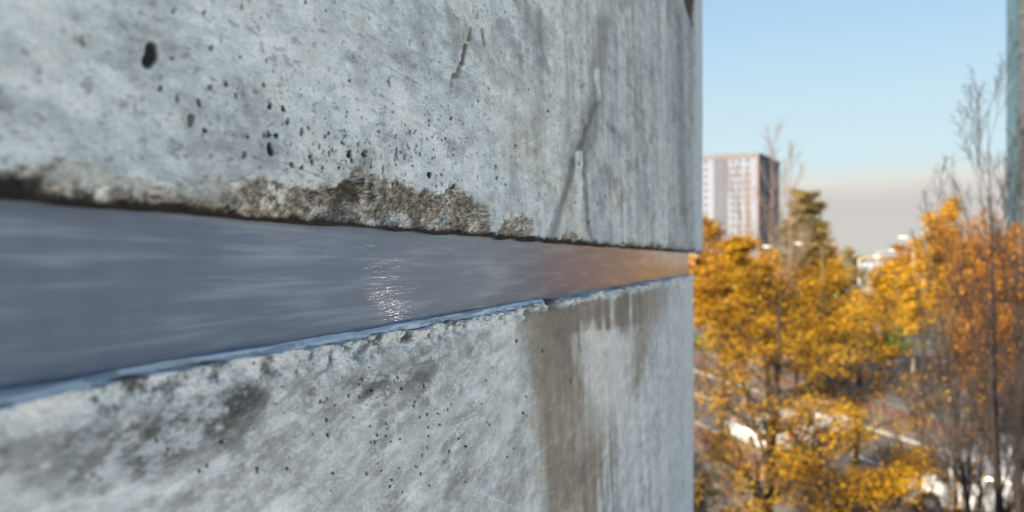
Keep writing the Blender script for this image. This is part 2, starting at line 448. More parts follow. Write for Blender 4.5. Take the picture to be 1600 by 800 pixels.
def lower_fields(S, Z, px, py, Yd):
    n0, n1, n2, n3 = base_fields(S, Z, px, py, 140)
    edge = 405 - FPX*Z_LOW/Yd
    below = py - edge                                   # pixels below the arris
    far = sstep(700, 900, px)
    tone = 1 + (n1-.5)*0.55 + (n2-.5)*0.85 + (n3-.5)*(0.1+.55*far)
    col = np.array((0.655, 0.68, 0.665))[None, None] * tone[..., None]
    # slanting trowel marks
    tr = fbm((S*.96+Z*.25)*18, (Z*.97-S*.22)*230, 5, 150, .7); col = col*(1 + (tr-.5)[...,None]*.42*(1-.7*far[...,None]))
    pale = sstep(.5, .7, fbm(S*7+3, Z*20, 7, 178, .7)); col = lerp(col, (0.76, 0.80, 0.79), pale*.45)
    # dark damp blotches at the near end
    dm = np.clip(1 - np.hypot((px-170)/330, (py-(695-.22*(px-170)))/95), 0, 1)
    dm2 = np.clip(1 - np.hypot((px-470)/220, (py-605)/62), 0, 1)
    dn = fbm(S*13 + Z*2, Z*28 - S*2, 7, 151, .76)
    dk = np.clip(sstep(.30, .62, dn + dm*.30 - .06)*sstep(0,.5,dm) + .6*sstep(.42,.6,dn)*sstep(0,.6,dm2), 0, 1)
    col = col*(1 - dk*.60)[..., None]*(1 + dk[..., None]*(n2-.5)[..., None]*1.2)
    fl_ = sstep(.5, .62, fbm(S*60, Z*150 - S*25, 6, 159, .74))*dk; col = lerp(col, (0.60, 0.66, 0.69), fl_*.55)
    dk2 = sstep(.52, .68, fbm(S*13+7, Z*26 - S*1.5, 7, 152, .74))*(1-far); col = col*(1-.26*dk2[...,None])
    lightn = sstep(.5,.66, fbm(S*45, Z*110 - S*3, 6, 153, .76))*(1-far); col = lerp(col, (0.82,0.88,0.90), lightn*.6)
    # pale bluish crust below the arris
    cw = np.interp(px, [0, 300, 560, 760, 900, 1085], [62, 50, 44, 26, 15, 9])
    cn = fbm(S*30, Z*62, 7, 155, .72)
    cr = 1 - sstep(.55, 1.15, below/cw + (cn-.5)*1.1)
    crust = np.zeros(px.shape+(3,)) + np.array((0.74, 0.81, 0.84))
    cb = fbm(S*55+3, Z*75, 7, 156, .74)
    crust = crust*(1 + np.clip((cb-.5)*-1.6, -.5, .3)[..., None])
    crust = lerp(crust, (0.17, 0.18, 0.19), sstep(.53, .66, cb)*.8)
    crust = lerp(crust, (0.07, 0.05, 0.045), sstep(.55, .64, fbm(S*22+1, Z*50, 6, 157, .72))*.85*(1-sstep(.25, .7, below/cw)))
    col = col*(1-cr[...,None]*.85) + crust*cr[...,None]*.85
    gl = np.zeros_like(px)
    # the wide damp stain
    j = (fbm(S*16, Z*22, 6, 160, .68)-.5)*1.5
    le = np.interp(py, [460,500,560,620,700,760,800,900], [800,812,818,828,838,846,852,862]) + j*22
    re = np.interp(py, [460,480,505,520,560,600,640,680,720,800,900], [1052,1040,1020,905,908,918,938,950,948,934,928]) + (fbm(S*34, Z*9, 4, 161,.6)-.5)*60
    st = sstep(-12, 18, px-le+(n2-.5)*40+(n1-.5)*20)*(1-sstep(-20, 22, px-re+(n3-.5)*50))*sstep(2, 16, below+(cn-.5)*14)
    # right tongue of the stain beyond the pale run
    le2 = np.interp(py, [500,540,600,650], [955,985,988,990]) ; re2 = np.interp(py, [480,540,600,650], [1030,1015,1003,992])
    st2 = sstep(-10, 8, px-le2)*(1-sstep(-9, 9, px-re2))*(1-sstep(590, 650, py))*sstep(4, 16, below)
    drips = sstep(.56,.66, fbm(S*7+2, Z*1.3, 3, 163,.6))*sstep(880,930,px)*(1-sstep(520, 560, py))
    stc = np.clip(np.maximum(st, st2*.75)*(1-.75*drips), 0, 1)
    scol = np.array((0.43, 0.36, 0.275))[None,None]*(1+(n2-.5)[...,None]*.35+(n3-.5)[...,None]*.35)
    scol = scol*(.8+.5*sstep(480, 800, py)[...,None]*sstep(.3,.7,n1)[...,None]+.2*n3[...,None]); col = col*(1-stc[...,None]*.90) + scol*stc[...,None]*.90; gl = np.maximum(gl, stc*.35)
    # pale lime runs right of the stain
    pr = sstep(898, 915, px+j*20)*(1-sstep(975, 1000, px+j*30))*sstep(500, 522, py+(n3-.5)*70)*(1-sstep(600, 760, py))*(1-.2*stc)
    col = lerp(col, (0.78, 0.77, 0.72), np.clip(pr,0,1)*.8*(.5+n3))
    col = col*(1-.2*(sstep(1026,1032,px)*(1-sstep(1036,1044,px))*sstep(440,450,py)*(1-sstep(500,540,py)))[...,None])
    m_ = sstep(1066, 1074, px); col = lerp(col, (0.80, 0.83, 0.85), m_*.6)  # far edge lightened in the pigment, as a rounded corner under the sky
    m_ = sstep(1000, 1040, px); col = lerp(col, (0.72, 0.75, 0.75), m_*.45)
    inw = (n1-.5)*0.0022 + (n2-.5)*0.0011 + (tr-.5)*.0005
    dep = np.clip(Yd/0.6, .45, 2.5)
    inw += cr*((cn-.5)*0.009 + (cb-.5)*.010 + .0006)*dep
    inw -= np.exp(-(below/ (cw*.35))**2)*0.0012*dep      # slight swollen lip
    # scratches
    rs = np.random.RandomState(22)
    for i in range(90):
        x0 = rs.uniform(60, 900); y0 = rs.uniform(560, 800); ln = rs.uniform(20, 90); sl = rs.choice([-rs.uniform(.1, .45), rs.normal(-.9, .3), rs.normal(.6,.3)], p=[.7,.15,.15])
        k = rs.choice([-1, 1, 1])*rs.uniform(.08, .24)
        a = (x0, y0); b = (x0+ln, y0+ln*sl)
        w = (px > x0-3) & (px < x0+ln+3) & (py > min(a[1], b[1])-4) & (py < max(a[1], b[1])+4)
        if not w.any(): continue
        d_, p_ = seg_dist(px[w], py[w]+(n2[w]-.5)*9, [a, b])
        m_ = (1 - sstep(.4, 1.6, d_))*np.sin(p_*math.pi)**.5; col[w] = col[w]*(1+k*m_[:, None])
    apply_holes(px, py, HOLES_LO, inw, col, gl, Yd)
    return contrast(col), inw, gl

S_UP_END = s_of_px(1099.0)
S_LO_END = s_of_px(1084.5)
THICK = 0.42
def build_block(name, upper, s_end, fields, ncol, nrow, zfar):
    pxe = 1099.0 if upper else 1084.5
    pxs = np.linspace(-70, pxe, ncol)
    s_f = np.array([s_of_px(p) for p in pxs])
    s_left = np.linspace(-2.6, s_f[0], 14)[:-1]
    s_all = np.concatenate([s_left, s_f])
    dp = depth_of_s(np.maximum(s_all, s_f[0]))
    zedge = Z_TOP if upper else Z_LOW
    py_far = -18.0 if upper else 818.0
    z_fine = (405 - py_far) / FPX * dp                    # height reached by the fine rows
    v = np.linspace(0, 1, nrow)
    Zf = zedge + (z_fine - zedge)[:, None] * v[None, :]
    w = np.linspace(0, 1, 9)[1:]
    Zc = Zf[:, -1:] + (zfar - Zf[:, -1:]) * w[None, :]
    Z = np.concatenate([Zf, Zc], axis=1)
    S = np.repeat(s_all[:, None], Z.shape[1], axis=1)
    dpp = np.repeat(dp[:, None], Z.shape[1], axis=1)
    px, py, Yd = px_of(S, Z)
    near = S < s_f[0]                                     # beyond the picture: keep features quiet
    px = np.where(near, -70, px); py = np.where(near, 405 - FPX*Z/dpp, py); Yd = np.where(near, dpp, Yd)
    col, inw, gl = fields(S, Z, px, py, Yd)
    # ragged arris
    jag = (fbm(S*50, Z*0+3.3, 5, 301, .62)-.5)*0.0032*np.clip(dpp/.5, .5, 2.2) * np.exp(-np.abs(Z-zedge)/(0.01*dpp+1e-6))
    wob = (fbm(S*9, Z*0+1.3, 4, 303, .55)-.5)*0.0075*np.clip(dpp/.6, .5, 1.6) * np.exp(-np.abs(Z-zedge)/(0.03*dpp+1e-6))
    if upper: Zp = Z + np.abs(jag)*1.2
    else: Zp = Z + jag*1.5 + wob
    # rounded far corner
    rr = 0.012
    e = np.clip((S - (s_end - rr)) / rr, 0, 1)
    inw2 = inw*(1-e) + rr*(1-np.sqrt(np.clip(1-e*e, 0, 1)))
    nC, nR = S.shape
    # rows turned in under the arris (soffit or ledge)
    ins = np.array([0.0006, 0.0016, 0.004, 0.008, 0.014, 0.022, 0.032, 0.05])
    Sr = np.repeat(s_all[:, None], len(ins), axis=1)
    depth_in = inw2[:, :1] + ins[None, :]
    sgn = 1 if upper else -1
    zr = Zp[:, :1] + sgn*(-0.0) + (fbm(Sr*60, depth_in*60, 4, 311)-.5)*0.0012*sgn*(ins[None, :]/.01).clip(0, 1)
    rnd = np.array([.0003, .0006, .0009, .001, .001, .001, .001, .001])
    zr = zr - (0 if upper else 0) - sgn*rnd[None, :]*0
    c_r = np.repeat(col[:, :1], len(ins), axis=1)*(1 if not upper else .8)
    P = np.stack([S, inw2, Zp + ZO], -1)
    Pr = np.stack([Sr, depth_in, zr + ZO], -1)[:, ::-1]
    allP = np.concatenate([Pr, P], axis=1); allC = np.concatenate([c_r[:, ::-1], col], axis=1)
    allG = np.concatenate([np.zeros(c_r.shape[:2]), gl], axis=1)
    # end return and back
    extra = []
    last = allP[-1]
    for dy in (0.02, 0.06, THICK):
        q = last.copy(); q[:, 0] = s_end; q[:, 1] = np.maximum(q[:, 1], dy); extra.append(q[None])
    allP = np.concatenate([allP] + extra, axis=0)
    for _ in extra:
        allC = np.concatenate([allC, allC[-1:]*1.0], axis=0); allG = np.concatenate([allG, allG[-1:]], axis=0)
    a, b = allP.shape[:2]
    idx = np.arange(a*b).reshape(a, b)
    if upper: q = np.stack([idx[:-1, :-1], idx[1:, :-1], idx[1:, 1:], idx[:-1, 1:]], -1).reshape(-1, 4)
    else: q = np.stack([idx[:-1, :-1], idx[:-1, 1:], idx[1:, 1:], idx[1:, :-1]], -1).reshape(-1, 4)
    verts = allP.reshape(-1, 3); cols = allC.reshape(-1, 3); gls = allG.reshape(-1)
    # closing box behind: top or bottom, back and deep soffit
    z0 = ZO + zedge + (0.0015 if upper else -0.0015); z1 = ZO + zfar
    lo, hi = min(z0, z1), max(z0, z1)
    bx = np.array([(-2.6, .045, lo), (s_end-.002, .045, lo), (s_end-.002, THICK, lo), (-2.6, THICK, lo),
                   (-2.6, .0, hi), (s_end, .0, hi), (s_end, THICK, hi), (-2.6, THICK, hi)]) if upper else \
         np.array([(-2.6, .0, lo), (s_end, .0, lo), (s_end, THICK, lo), (-2.6, THICK, lo),
                   (-2.6, .045, hi), (s_end-.002, .045, hi), (s_end-.002, THICK, hi), (-2.6, THICK, hi)])
    n = len(verts)
    bf = np.array([(0,3,2,1), (4,5,6,7), (2,3,7,6), (3,0,4,7)]) + n
    verts = np.concatenate([verts, bx]); cols = np.concatenate([cols, np.tile(BASE*.85, (8, 1))]); gls = np.concatenate([gls, np.zeros(8)])
    q = np.concatenate([q, bf])
    return mesh_np(name, verts, q, M_CONC, WALL, True, {'pigment': cols, 'gloss': gls})
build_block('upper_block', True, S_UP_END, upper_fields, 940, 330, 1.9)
build_block('lower_block', False, S_LO_END, lower_fields, 930, 300, -1.5)

# steel band set back in the joint
def steel_material():
    m, t, p, o = new_mat('weathered_steel')
    NN = t.nodes.new; LL = t.links.new
    tcn = NN('ShaderNodeTexCoord')
    mp1 = NN('ShaderNodeMapping'); mp1.inputs['Scale'].default_value = (9, 40, 260)
    mp1.inputs['Rotation'].default_value = (0, R(3), 0)
    LL(tcn.outputs['Object'], mp1.inputs[0])
    n1 = NN('ShaderNodeTexNoise'); n1.inputs['Scale'].default_value = 1.0; n1.inputs['Detail'].default_value = 8; n1.inputs['Roughness'].default_value = .6
    LL(mp1.outputs[0], n1.inputs['Vector'])
    mp2 = NN('ShaderNodeMapping'); mp2.inputs['Scale'].default_value = (7, 7, 60)
    LL(tcn.outputs['Object'], mp2.inputs[0])
    n2 = NN('ShaderNodeTexNoise'); n2.inputs['Scale'].default_value = 1.0; n2.inputs['Detail'].default_value = 6
    LL(mp2.outputs[0], n2.inputs['Vector'])
    r = ramp_node(t, [(0.28, (0.14, 0.19, 0.285)), (0.5, (0.19, 0.24, 0.335)), (0.66, (0.36, 0.42, 0.52))])
    mixv = NN('ShaderNodeMath'); mixv.operation = 'MULTIPLY_ADD'; mixv.inputs[1].default_value = .5
    half = NN('ShaderNodeMath'); half.operation = 'MULTIPLY'; half.inputs[1].default_value = .5
    LL(n1.outputs[0], mixv.inputs[0]); LL(n2.outputs[0], half.inputs[0]); LL(half.outputs[0], mixv.inputs[2])
    LL(mixv.outputs[0], r.inputs[0]); LL(r.outputs[0], p.inputs['Base Color'])
    p.inputs['Metallic'].default_value = 0.5
    p.inputs['Roughness'].default_value = .33
    mp3 = NN('ShaderNodeMapping'); mp3.inputs['Scale'].default_value = (8, 1, 560); mp3.inputs['Rotation'].default_value = (0, R(-2), 0)
    LL(tcn.outputs['Object'], mp3.inputs[0])
    n3 = NN('ShaderNodeTexNoise'); n3.inputs['Scale'].default_value = 1.0; n3.inputs['Detail'].default_value = 3; n3.inputs['Roughness'].default_value = .5
    LL(mp3.outputs[0], n3.inputs['Vector'])
    b = NN('ShaderNodeBump'); b.inputs['Strength'].default_value = .3; b.inputs['Distance'].default_value = .00034
    LL(n3.outputs[0], b.inputs['Height']); LL(b.outputs[0], p.inputs['Normal'])
    p.inputs['Coat Weight'].default_value = .7; p.inputs['Coat Roughness'].default_value = .03; p.inputs['Coat IOR'].default_value = 1.7
    LL(b.outputs[0], p.inputs['Coat Normal'])
    return m
M_STEEL = steel_material()
REC = 0.016
s_pan = s_of_px(1076.0, D + REC)
NX, NZ = 260, 14
sx = np.concatenate([np.linspace(-2.6, .1, 20)[:-1], np.geomspace(.1, s_pan, NX)])
zv = np.linspace(Z_LOW - .006, Z_TOP + .004, NZ)
SS, ZZ = np.meshgrid(sx, zv, indexing='ij')
wv = REC + (fbm(SS*3.0, ZZ*22, 3, 501)-.5)*.0016
P = np.stack([SS, wv, ZZ + ZO], -1).reshape(-1, 3)
idx = np.arange(len(sx)*NZ).reshape(len(sx), NZ)
q = np.stack([idx[:-1, :-1], idx[1:, :-1], idx[1:, 1:], idx[:-1, 1:]], -1).reshape(-1, 4)
n = len(P)
bx = np.array([(-2.6, REC, ZO+zv[0]), (s_pan, REC, ZO+zv[0]), (s_pan, .38, ZO+zv[0]), (-2.6, .38, ZO+zv[0]),
               (-2.6, REC, ZO+zv[-1]), (s_pan, REC, ZO+zv[-1]), (s_pan, .38, ZO+zv[-1]), (-2.6, .38, ZO+zv[-1])])
bf = np.array([(1,2,6,5), (2,3,7,6), (0,3,2,1), (4,5,6,7)]) + n
mesh_np('steel_band', np.concatenate([P, bx]), np.concatenate([q, bf]), M_STEEL, WALL, True)

# rusty packing strip under the upper block, with a broken lower edge
M_RUST = simple_mat('rusty_strip', (0.012, 0.008, 0.007), (0.045, 0.026, 0.018), scale=90, rough=.85, bump=.4)
ns = 420
ss = np.concatenate([np.linspace(-2.6, .12, 8)[:-1], np.geomspace(.12, s_pan, ns)])
hgt = 0.0001 + .0016*sstep(.35, .7, fbm(ss*24, ss*0, 6, 511, .7)) * np.clip(depth_of_s(ss)/.6, .3, 1.6)
ring = []
for (yy, zz_) in ((REC-.006, 0.001), (REC-.006, -1), (REC-.0006, -1), (REC-.0006, 0.001)):
    zz2 = np.where(zz_ < 0, -hgt, zz_)
    ring.append(np.stack([ss, np.full_like(ss, yy), ZO + Z_TOP + zz2], -1))
P = np.stack(ring, 1); a = len(ss); idx = np.arange(a*4).reshape(a, 4)
q = np.concatenate([np.stack([idx[:-1, k], idx[1:, k], idx[1:, (k+1) % 4], idx[:-1, (k+1) % 4]], -1) for k in range(4)])
mesh_np('rust_strip', P.reshape(-1, 3), q, M_RUST, WALL)

# glossy sealant bead lying on the ledge
def sealant_material():
    m, t, p, o = new_mat('glossy_sealant')
    tcn = t.nodes.new('ShaderNodeTexCoord'); mp1 = t.nodes.new('ShaderNodeMapping'); mp1.inputs['Scale'].default_value = (9, 160, 160)
    t.links.new(tcn.outputs['Object'], mp1.inputs[0])
    n1 = t.nodes.new('ShaderNodeTexNoise'); n1.inputs['Scale'].default_value = 1; n1.inputs['Detail'].default_value = 5
    t.links.new(mp1.outputs[0], n1.inputs['Vector'])
    r = ramp_node(t, [(.38, (.42, .44, .46)), (.47, (.74, .76, .76)), (.55, (.95, .95, .94))])
    t.links.new(n1.outputs[0], r.inputs[0]); t.links.new(r.outputs[0], p.inputs['Base Color'])
    p.inputs['Roughness'].default_value = .38
    b = t.nodes.new('ShaderNodeBump'); b.inputs['Strength'].default_value = .6; b.inputs['Distance'].default_value = .002
    t.links.new(n1.outputs[0], b.inputs['Height']); t.links.new(b.outputs[0], p.inputs['Normal'])
    return m
M_SEAL = sealant_material()
s_seal = s_of_px(860)
ss = np.concatenate([np.linspace(-2.6, .12, 12)[:-1], np.geomspace(.12, s_seal, 500)])
nk = 13
kk = np.linspace(0, 1, nk)
SS, KK = np.meshgrid(ss, kk, indexing='ij')
fr = .0025 + .011*sstep(.3, .75, fbm(SS*13, SS*0, 6, 521, .66))       # front lip wanders
yy = fr + (REC + .001 - fr)*KK
hh = .0010 + .0018*np.sin(np.clip(KK*1.15, 0, 1)*math.pi)**.7 + .0022*np.abs(np.sin((KK*2.6 + fbm(SS*5, KK*0, 4, 523)*2.2)*math.pi))**4*fbm(SS*7, KK*3, 3, 524) + (fbm(SS*20, KK*6, 3, 525)-.5)*.0014
hh = np.where(KK < .01, -.0012, hh)
P = np.stack([SS, yy, ZO + Z_LOW + hh], -1).reshape(-1, 3)
idx = np.arange(len(ss)*nk).reshape(len(ss), nk)
q = np.stack([idx[:-1, :-1], idx[1:, :-1], idx[1:, 1:], idx[:-1, 1:]], -1).reshape(-1, 4)
mesh_np('sealant_bead', P, q, M_SEAL, WALL, True)

# ================================================================== TERRACE, GROUND, STREET
M_TERR = simple_mat('terrace_concrete', (0.52, 0.51, 0.48), (0.60, 0.59, 0.56), scale=2, rough=.85, bump=.1)
ux, uy = SN, CS; nx, ny = CS, -SN
def wp(s, off, z): return (ux*s + nx*(-D + off), uy*s + ny*(-D + off), z)
tv = [wp(-9, -.9, FLOOR-.25), wp(4.3, -.9, FLOOR-.25), wp(4.3, 7.5, FLOOR-.25), wp(-9, 7.5, FLOOR-.25),
      wp(-9, -.9, FLOOR-.002), wp(4.3, -.9, FLOOR-.002), wp(4.3, 7.5, FLOOR-.002), wp(-9, 7.5, FLOOR-.002)]
tag(mesh_obj('terrace_floor', tv, [(0,3,2,1),(4,5,6,7),(0,1,5,4),(1,2,6,5),(2,3,7,6),(3,0,4,7)], M_TERR), kind='structure')

M_GROUND = simple_mat('verge_earth', (0.10, 0.085, 0.055), (0.17, 0.13, 0.07), scale=.6, rough=.95, detail=10, bump=.3)
tag(mesh_obj('ground', [(-2500,-600,0),(2500,-600,0),(2500,4500,0),(-2500,4500,0)], [(0,1,2,3)], M_GROUND), kind='structure')
M_ASPH = simple_mat('asphalt', (0.075, 0.078, 0.088), (0.115, 0.115, 0.125), scale=1.3, rough=.8, detail=10, bump=.15)
M_PAVE = simple_mat('paving', (0.13, 0.125, 0.13), (0.19, 0.18, 0.18), scale=2.5, rough=.85, detail=8)
M_RED = simple_mat('red_paving', (0.17, 0.09, 0.08), (0.24, 0.13, 0.115), scale=2.5, rough=.85, detail=8)
M_WHITE = simple_mat('road_paint', (0.62, 0.62, 0.60), (0.78, 0.78, 0.76), scale=4, rough=.7)
M_KERB = simple_mat('kerb_stone', (0.34, 0.33, 0.32), (0.44, 0.43, 0.41), scale=6, rough=.85)
M_GRASS = simple_mat('grass', (0.05, 0.085, 0.02), (0.10, 0.14, 0.035), scale=1.5, rough=.95, detail=10, bump=.4)
rd = Vector((-.18, 1.0)).normalized(); rn = Vector((rd.y, -rd.x))       # street direction and its right-hand normal
RO = Vector((10.0, 38.0))
def rp(a, b, z=0.0):
    """a metres along the street, b metres to the right of its left kerb"""
    v = RO + rd*a + rn*b; return (v.x, v.y, z)
def strip(name, a0, a1, b0, b1, z, mat, thick=0.0, kind='structure'):
    if thick:
        vs = [rp(a0,b0,z-thick), rp(a1,b0,z-thick), rp(a1,b1,z-thick), rp(a0,b1,z-thick), rp(a0,b0,z), rp(a1,b0,z), rp(a1,b1,z), rp(a0,b1,z)]
        fs = [(0,1,2,3),(7,6,5,4),(4,5,1,0),(5,6,2,1),(6,7,3,2),(7,4,0,3)]
        fs = [tuple(reversed(f)) for f in fs]
    else:
        vs = [rp(a0,b0,z), rp(a0,b1,z), rp(a1,b1,z), rp(a1,b0,z)]; fs = [(0,1,2,3)]
    return tag(mesh_obj(name, vs, fs, mat), kind=kind)
strip('pavement', -60, 160, -6.2, -1.0, .12, M_PAVE, .118)
strip('cycle_path', -60, 160, -.9, 1.0, .12, M_RED, .118)
strip('kerb', -60, 160, 1.0, 1.18, .13, M_KERB, .13)
strip('road', -60, 160, 1.18, 9.2, .010, M_ASPH)
for i in range(30):
    if i == 0: mk = strip('road_marking', -20, -17, 5.1, 5.25, .014, M_WHITE)
    else:
        c = mk.copy(); link(c); c.location = (rd.x*i*6, rd.y*i*6, 0)
strip('kerb', -60, 160, 9.2, 9.38, .13, M_KERB, .13)
strip('pavement', -60, 160, 9.38, 12.0, .12, M_PAVE, .118)
strip('cycle_path', -60, 160, 12.0, 13.9, .122, M_RED, .120)
strip('pavement', -60, 160, 13.9, 15.0, .12, M_PAVE, .118)
strip('parking_area', -40, 70, 15.2, 46, .012, M_ASPH)
for i in range(12):
    if i == 0: mk = strip('bay_marking', -32, -31.88, 17, 22, .016, M_WHITE)
    else:
        c = mk.copy(); link(c); c.location = (rd.x*i*2.6, rd.y*i*2.6, 0)
strip('cross_street', 66, 76, -80, 90, .022, M_ASPH)
strip('lawn', 42, 62, 9.5+6, 40, .03, M_GRASS)

# ================================================================== FOLIAGE
def leaf_material(name, cols, trans=.28):
    m, t, p, o = new_mat(name)
    at = t.nodes.new('ShaderNodeAttribute'); at.attribute_name = 'tint'
    k = len(cols)
    r = ramp_node(t, [(i/(k-1), c) for i, c in enumerate(cols)])
    t.links.new(at.outputs['Fac'], r.inputs[0]); t.links.new(r.outputs[0], p.inputs['Base Color'])
    p.inputs['Roughness'].default_value = .55
    tr = t.nodes.new('ShaderNodeBsdfTranslucent'); mx = t.nodes.new('ShaderNodeMixShader'); mx.inputs[0].default_value = trans
    t.links.new(r.outputs[0], tr.inputs[0]); t.links.new(p.outputs[0], mx.inputs[1]); t.links.new(tr.outputs[0], mx.inputs[2])
    t.links.new(mx.outputs[0], o.inputs[0])
    return m
M_YEL = leaf_material('yellow_leaves', [(.05,.028,.008), (.24,.12,.006), (.50,.265,.005), (.70,.43,.02)])
M_ORA = leaf_material('orange_leaves', [(.12,.06,.012), (.34,.16,.010), (.50,.27,.010), (.62,.38,.03)])
M_RUSTY = leaf_material('russet_leaves', [(.09,.04,.015), (.24,.10,.016), (.38,.155,.016), (.48,.22,.025)])
M_OLIVE = leaf_material('olive_leaves', [(.08,.06,.022), (.15,.115,.035), (.23,.17,.045), (.32,.21,.05)], .2)
M_DKGREEN = leaf_material('evergreen_leaves', [(.02,.035,.015), (.04,.06,.02), (.06,.085,.03), (.12,.12,.03)], .15)
M_GREEN = leaf_material('green_leaves', [(.04,.09,.015), (.08,.15,.02), (.12,.20,.03), (.22,.24,.04)], .3)
M_BARK = simple_mat('dark_bark', (0.014, 0.010, 0.010), (0.030, 0.022, 0.020), scale=14, rough=.9, bump=.5, stretch=(1,1,.25))
M_BARK2 = simple_mat('grey_bark', (0.035, 0.026, 0.022), (0.065, 0.05, 0.042), scale=14, rough=.9, bump=.5, stretch=(1,1,.25))
M_BARKP = simple_mat('pale_bark', (0.12, 0.09, 0.075), (0.19, 0.145, 0.12), scale=14, rough=.9, stretch=(1,1,.25))

class Skel:
    def __init__(s, seed): s.r = random.Random(seed); s.lines = []; s.tips = []
    def grow(s, p, d, length, rad, lvl, maxl, P):
        r = s.r; n = max(3, int(P['seg'][min(lvl, len(P['seg'])-1)]))
        pts = [p.copy()]; rads = [rad]; step = length/n; dd = d.normalized()
        for i in range(n):
            wg = P['wig'][min(lvl, len(P['wig'])-1)]
            dd = (dd + Vector((r.gauss(0, wg), r.gauss(0, wg), r.gauss(0, wg))) + Vector((0, 0, P['up'][min(lvl, len(P['up'])-1)]))).normalized()
            pts.append(pts[-1] + dd*step); rads.append(max(P['rmin'], rad*(1-(i+1)/n*P['taper'])))
        s.lines.append((pts, rads, lvl))
        if lvl >= maxl - P.get('leaf_lv', 1):
            for i in range(1, len(pts)):
                for _ in range(2): s.tips.append(pts[i-1].lerp(pts[i], r.random()))
        if lvl < maxl:
            nb = P['nb'][lvl]; t0 = P['t0'][lvl]
            ga = r.uniform(0, 6.28)
            for k in range(nb):
                t = t0 + (1-t0)*(k + r.uniform(.1, .9))/nb
                f = t*n; i = min(int(f), n-1); q = pts[i].lerp(pts[i+1], f-i)
                ax = (pts[i+1]-pts[i]).normalized()
                ga += 2.399 + r.uniform(-.4, .4)
                o1 = ax.orthogonal().normalized(); o2 = ax.cross(o1)
                side = o1*math.cos(ga) + o2*math.sin(ga)
                an = R(r.gauss(P['ang'][lvl], 7))
                cd = ax*math.cos(an) + side*math.sin(an)
                rr = rads[i]*(1-(f-i)) + rads[i+1]*(f-i)
                ln = length*P['len'][lvl]*(1 - P['shape']*(t-t0)/(1-t0+1e-6))*r.uniform(.75, 1.15)
                s.grow(q, cd, ln, max(P['rmin'], rr*P['rr'][lvl]), lvl+1, maxl, P)
def tubes_np(lines):
    V = []; F = []; b = 0
    for pts, rads, lvl in lines:
        n = 8 if lvl == 0 else (5 if lvl == 1 else 3)
        pa = np.array([tuple(p) for p in pts]); m = len(pa)
        d = np.gradient(pa, axis=0); d /= np.linalg.norm(d, axis=1)[:, None] + 1e-9
        ref = np.array((.31, .87, .38)) if abs(d[0, 1]) < .85 else np.array((1., .1, .1))
        a = np.cross(d, ref); a /= np.linalg.norm(a, axis=1)[:, None] + 1e-9; c = np.cross(d, a)
        th = np.arange(n)*2*math.pi/n; rr = np.array(rads)[:, None, None]
        ring = pa[:, None] + rr*(a[:, None]*np.cos(th)[None, :, None] + c[:, None]*np.sin(th)[None, :, None])
        V.append(ring.reshape(-1, 3))
        i = np.arange(m-1)[:, None]*n; k = np.arange(n)[None]; k2 = (k+1) % n
        F.append((np.stack([i+k, i+k2, i+n+k2, i+n+k], -1) + b).reshape(-1, 4)); b += m*n
    return np.concatenate(V), np.concatenate(F)
def leaves_np(tips, count, size, spread, seed, flat=.5, droop=0.0, clump=.5, keep=None):
    r = np.random.RandomState(seed); T = np.array([tuple(t) for t in tips])
    w = r.rand(len(T))**(1+3*clump); w /= w.sum()
    c = T[r.choice(len(T), count, p=w)] + r.normal(0, 1, (count, 3))*spread*np.array((1, 1, .34))
    c[:, 2] -= droop*r.rand(count)
    if keep is not None: c = c[keep(c)]
    count = len(c)
    nrm = r.normal(0, 1, (count, 3)); nrm[:, 2] = np.abs(nrm[:, 2]) + flat*2; nrm /= np.linalg.norm(nrm, axis=1)[:, None]
    a = np.cross(nrm, r.normal(0, 1, (count, 3))); a /= np.linalg.norm(a, axis=1)[:, None]; b = np.cross(nrm, a)
    sz = size*r.uniform(.55, 1.25, count)[:, None]
    v = np.stack([c - a*sz*.6, c - b*sz*.36 + nrm*sz*.1, c + a*sz*.6, c + b*sz*.36 + nrm*sz*.1], 1)
    f = np.arange(count*4).reshape(-1, 4)
    tone = fbm(c[:, 0]*1.1+50, c[:, 2]*1.3+c[:, 1]*.7+50, 3, seed+3)
    tint = np.clip(.5 + (tone-.5)*1.5 + r.normal(0, .22, count), 0, 1)
    return v.reshape(-1, 3), f, np.repeat(tint, 4)
BASEP = dict(seg=[9, 6, 4, 3], wig=[.05, .09, .13, .16], up=[.03, .06, .04, .0], taper=.86, rmin=.006, nb=[14, 7, 5], t0=[.25, .25, .2],
             ang=[48, 42, 40], len=[.46, .5, .5], rr=[.5, .5, .5], shape=.55)
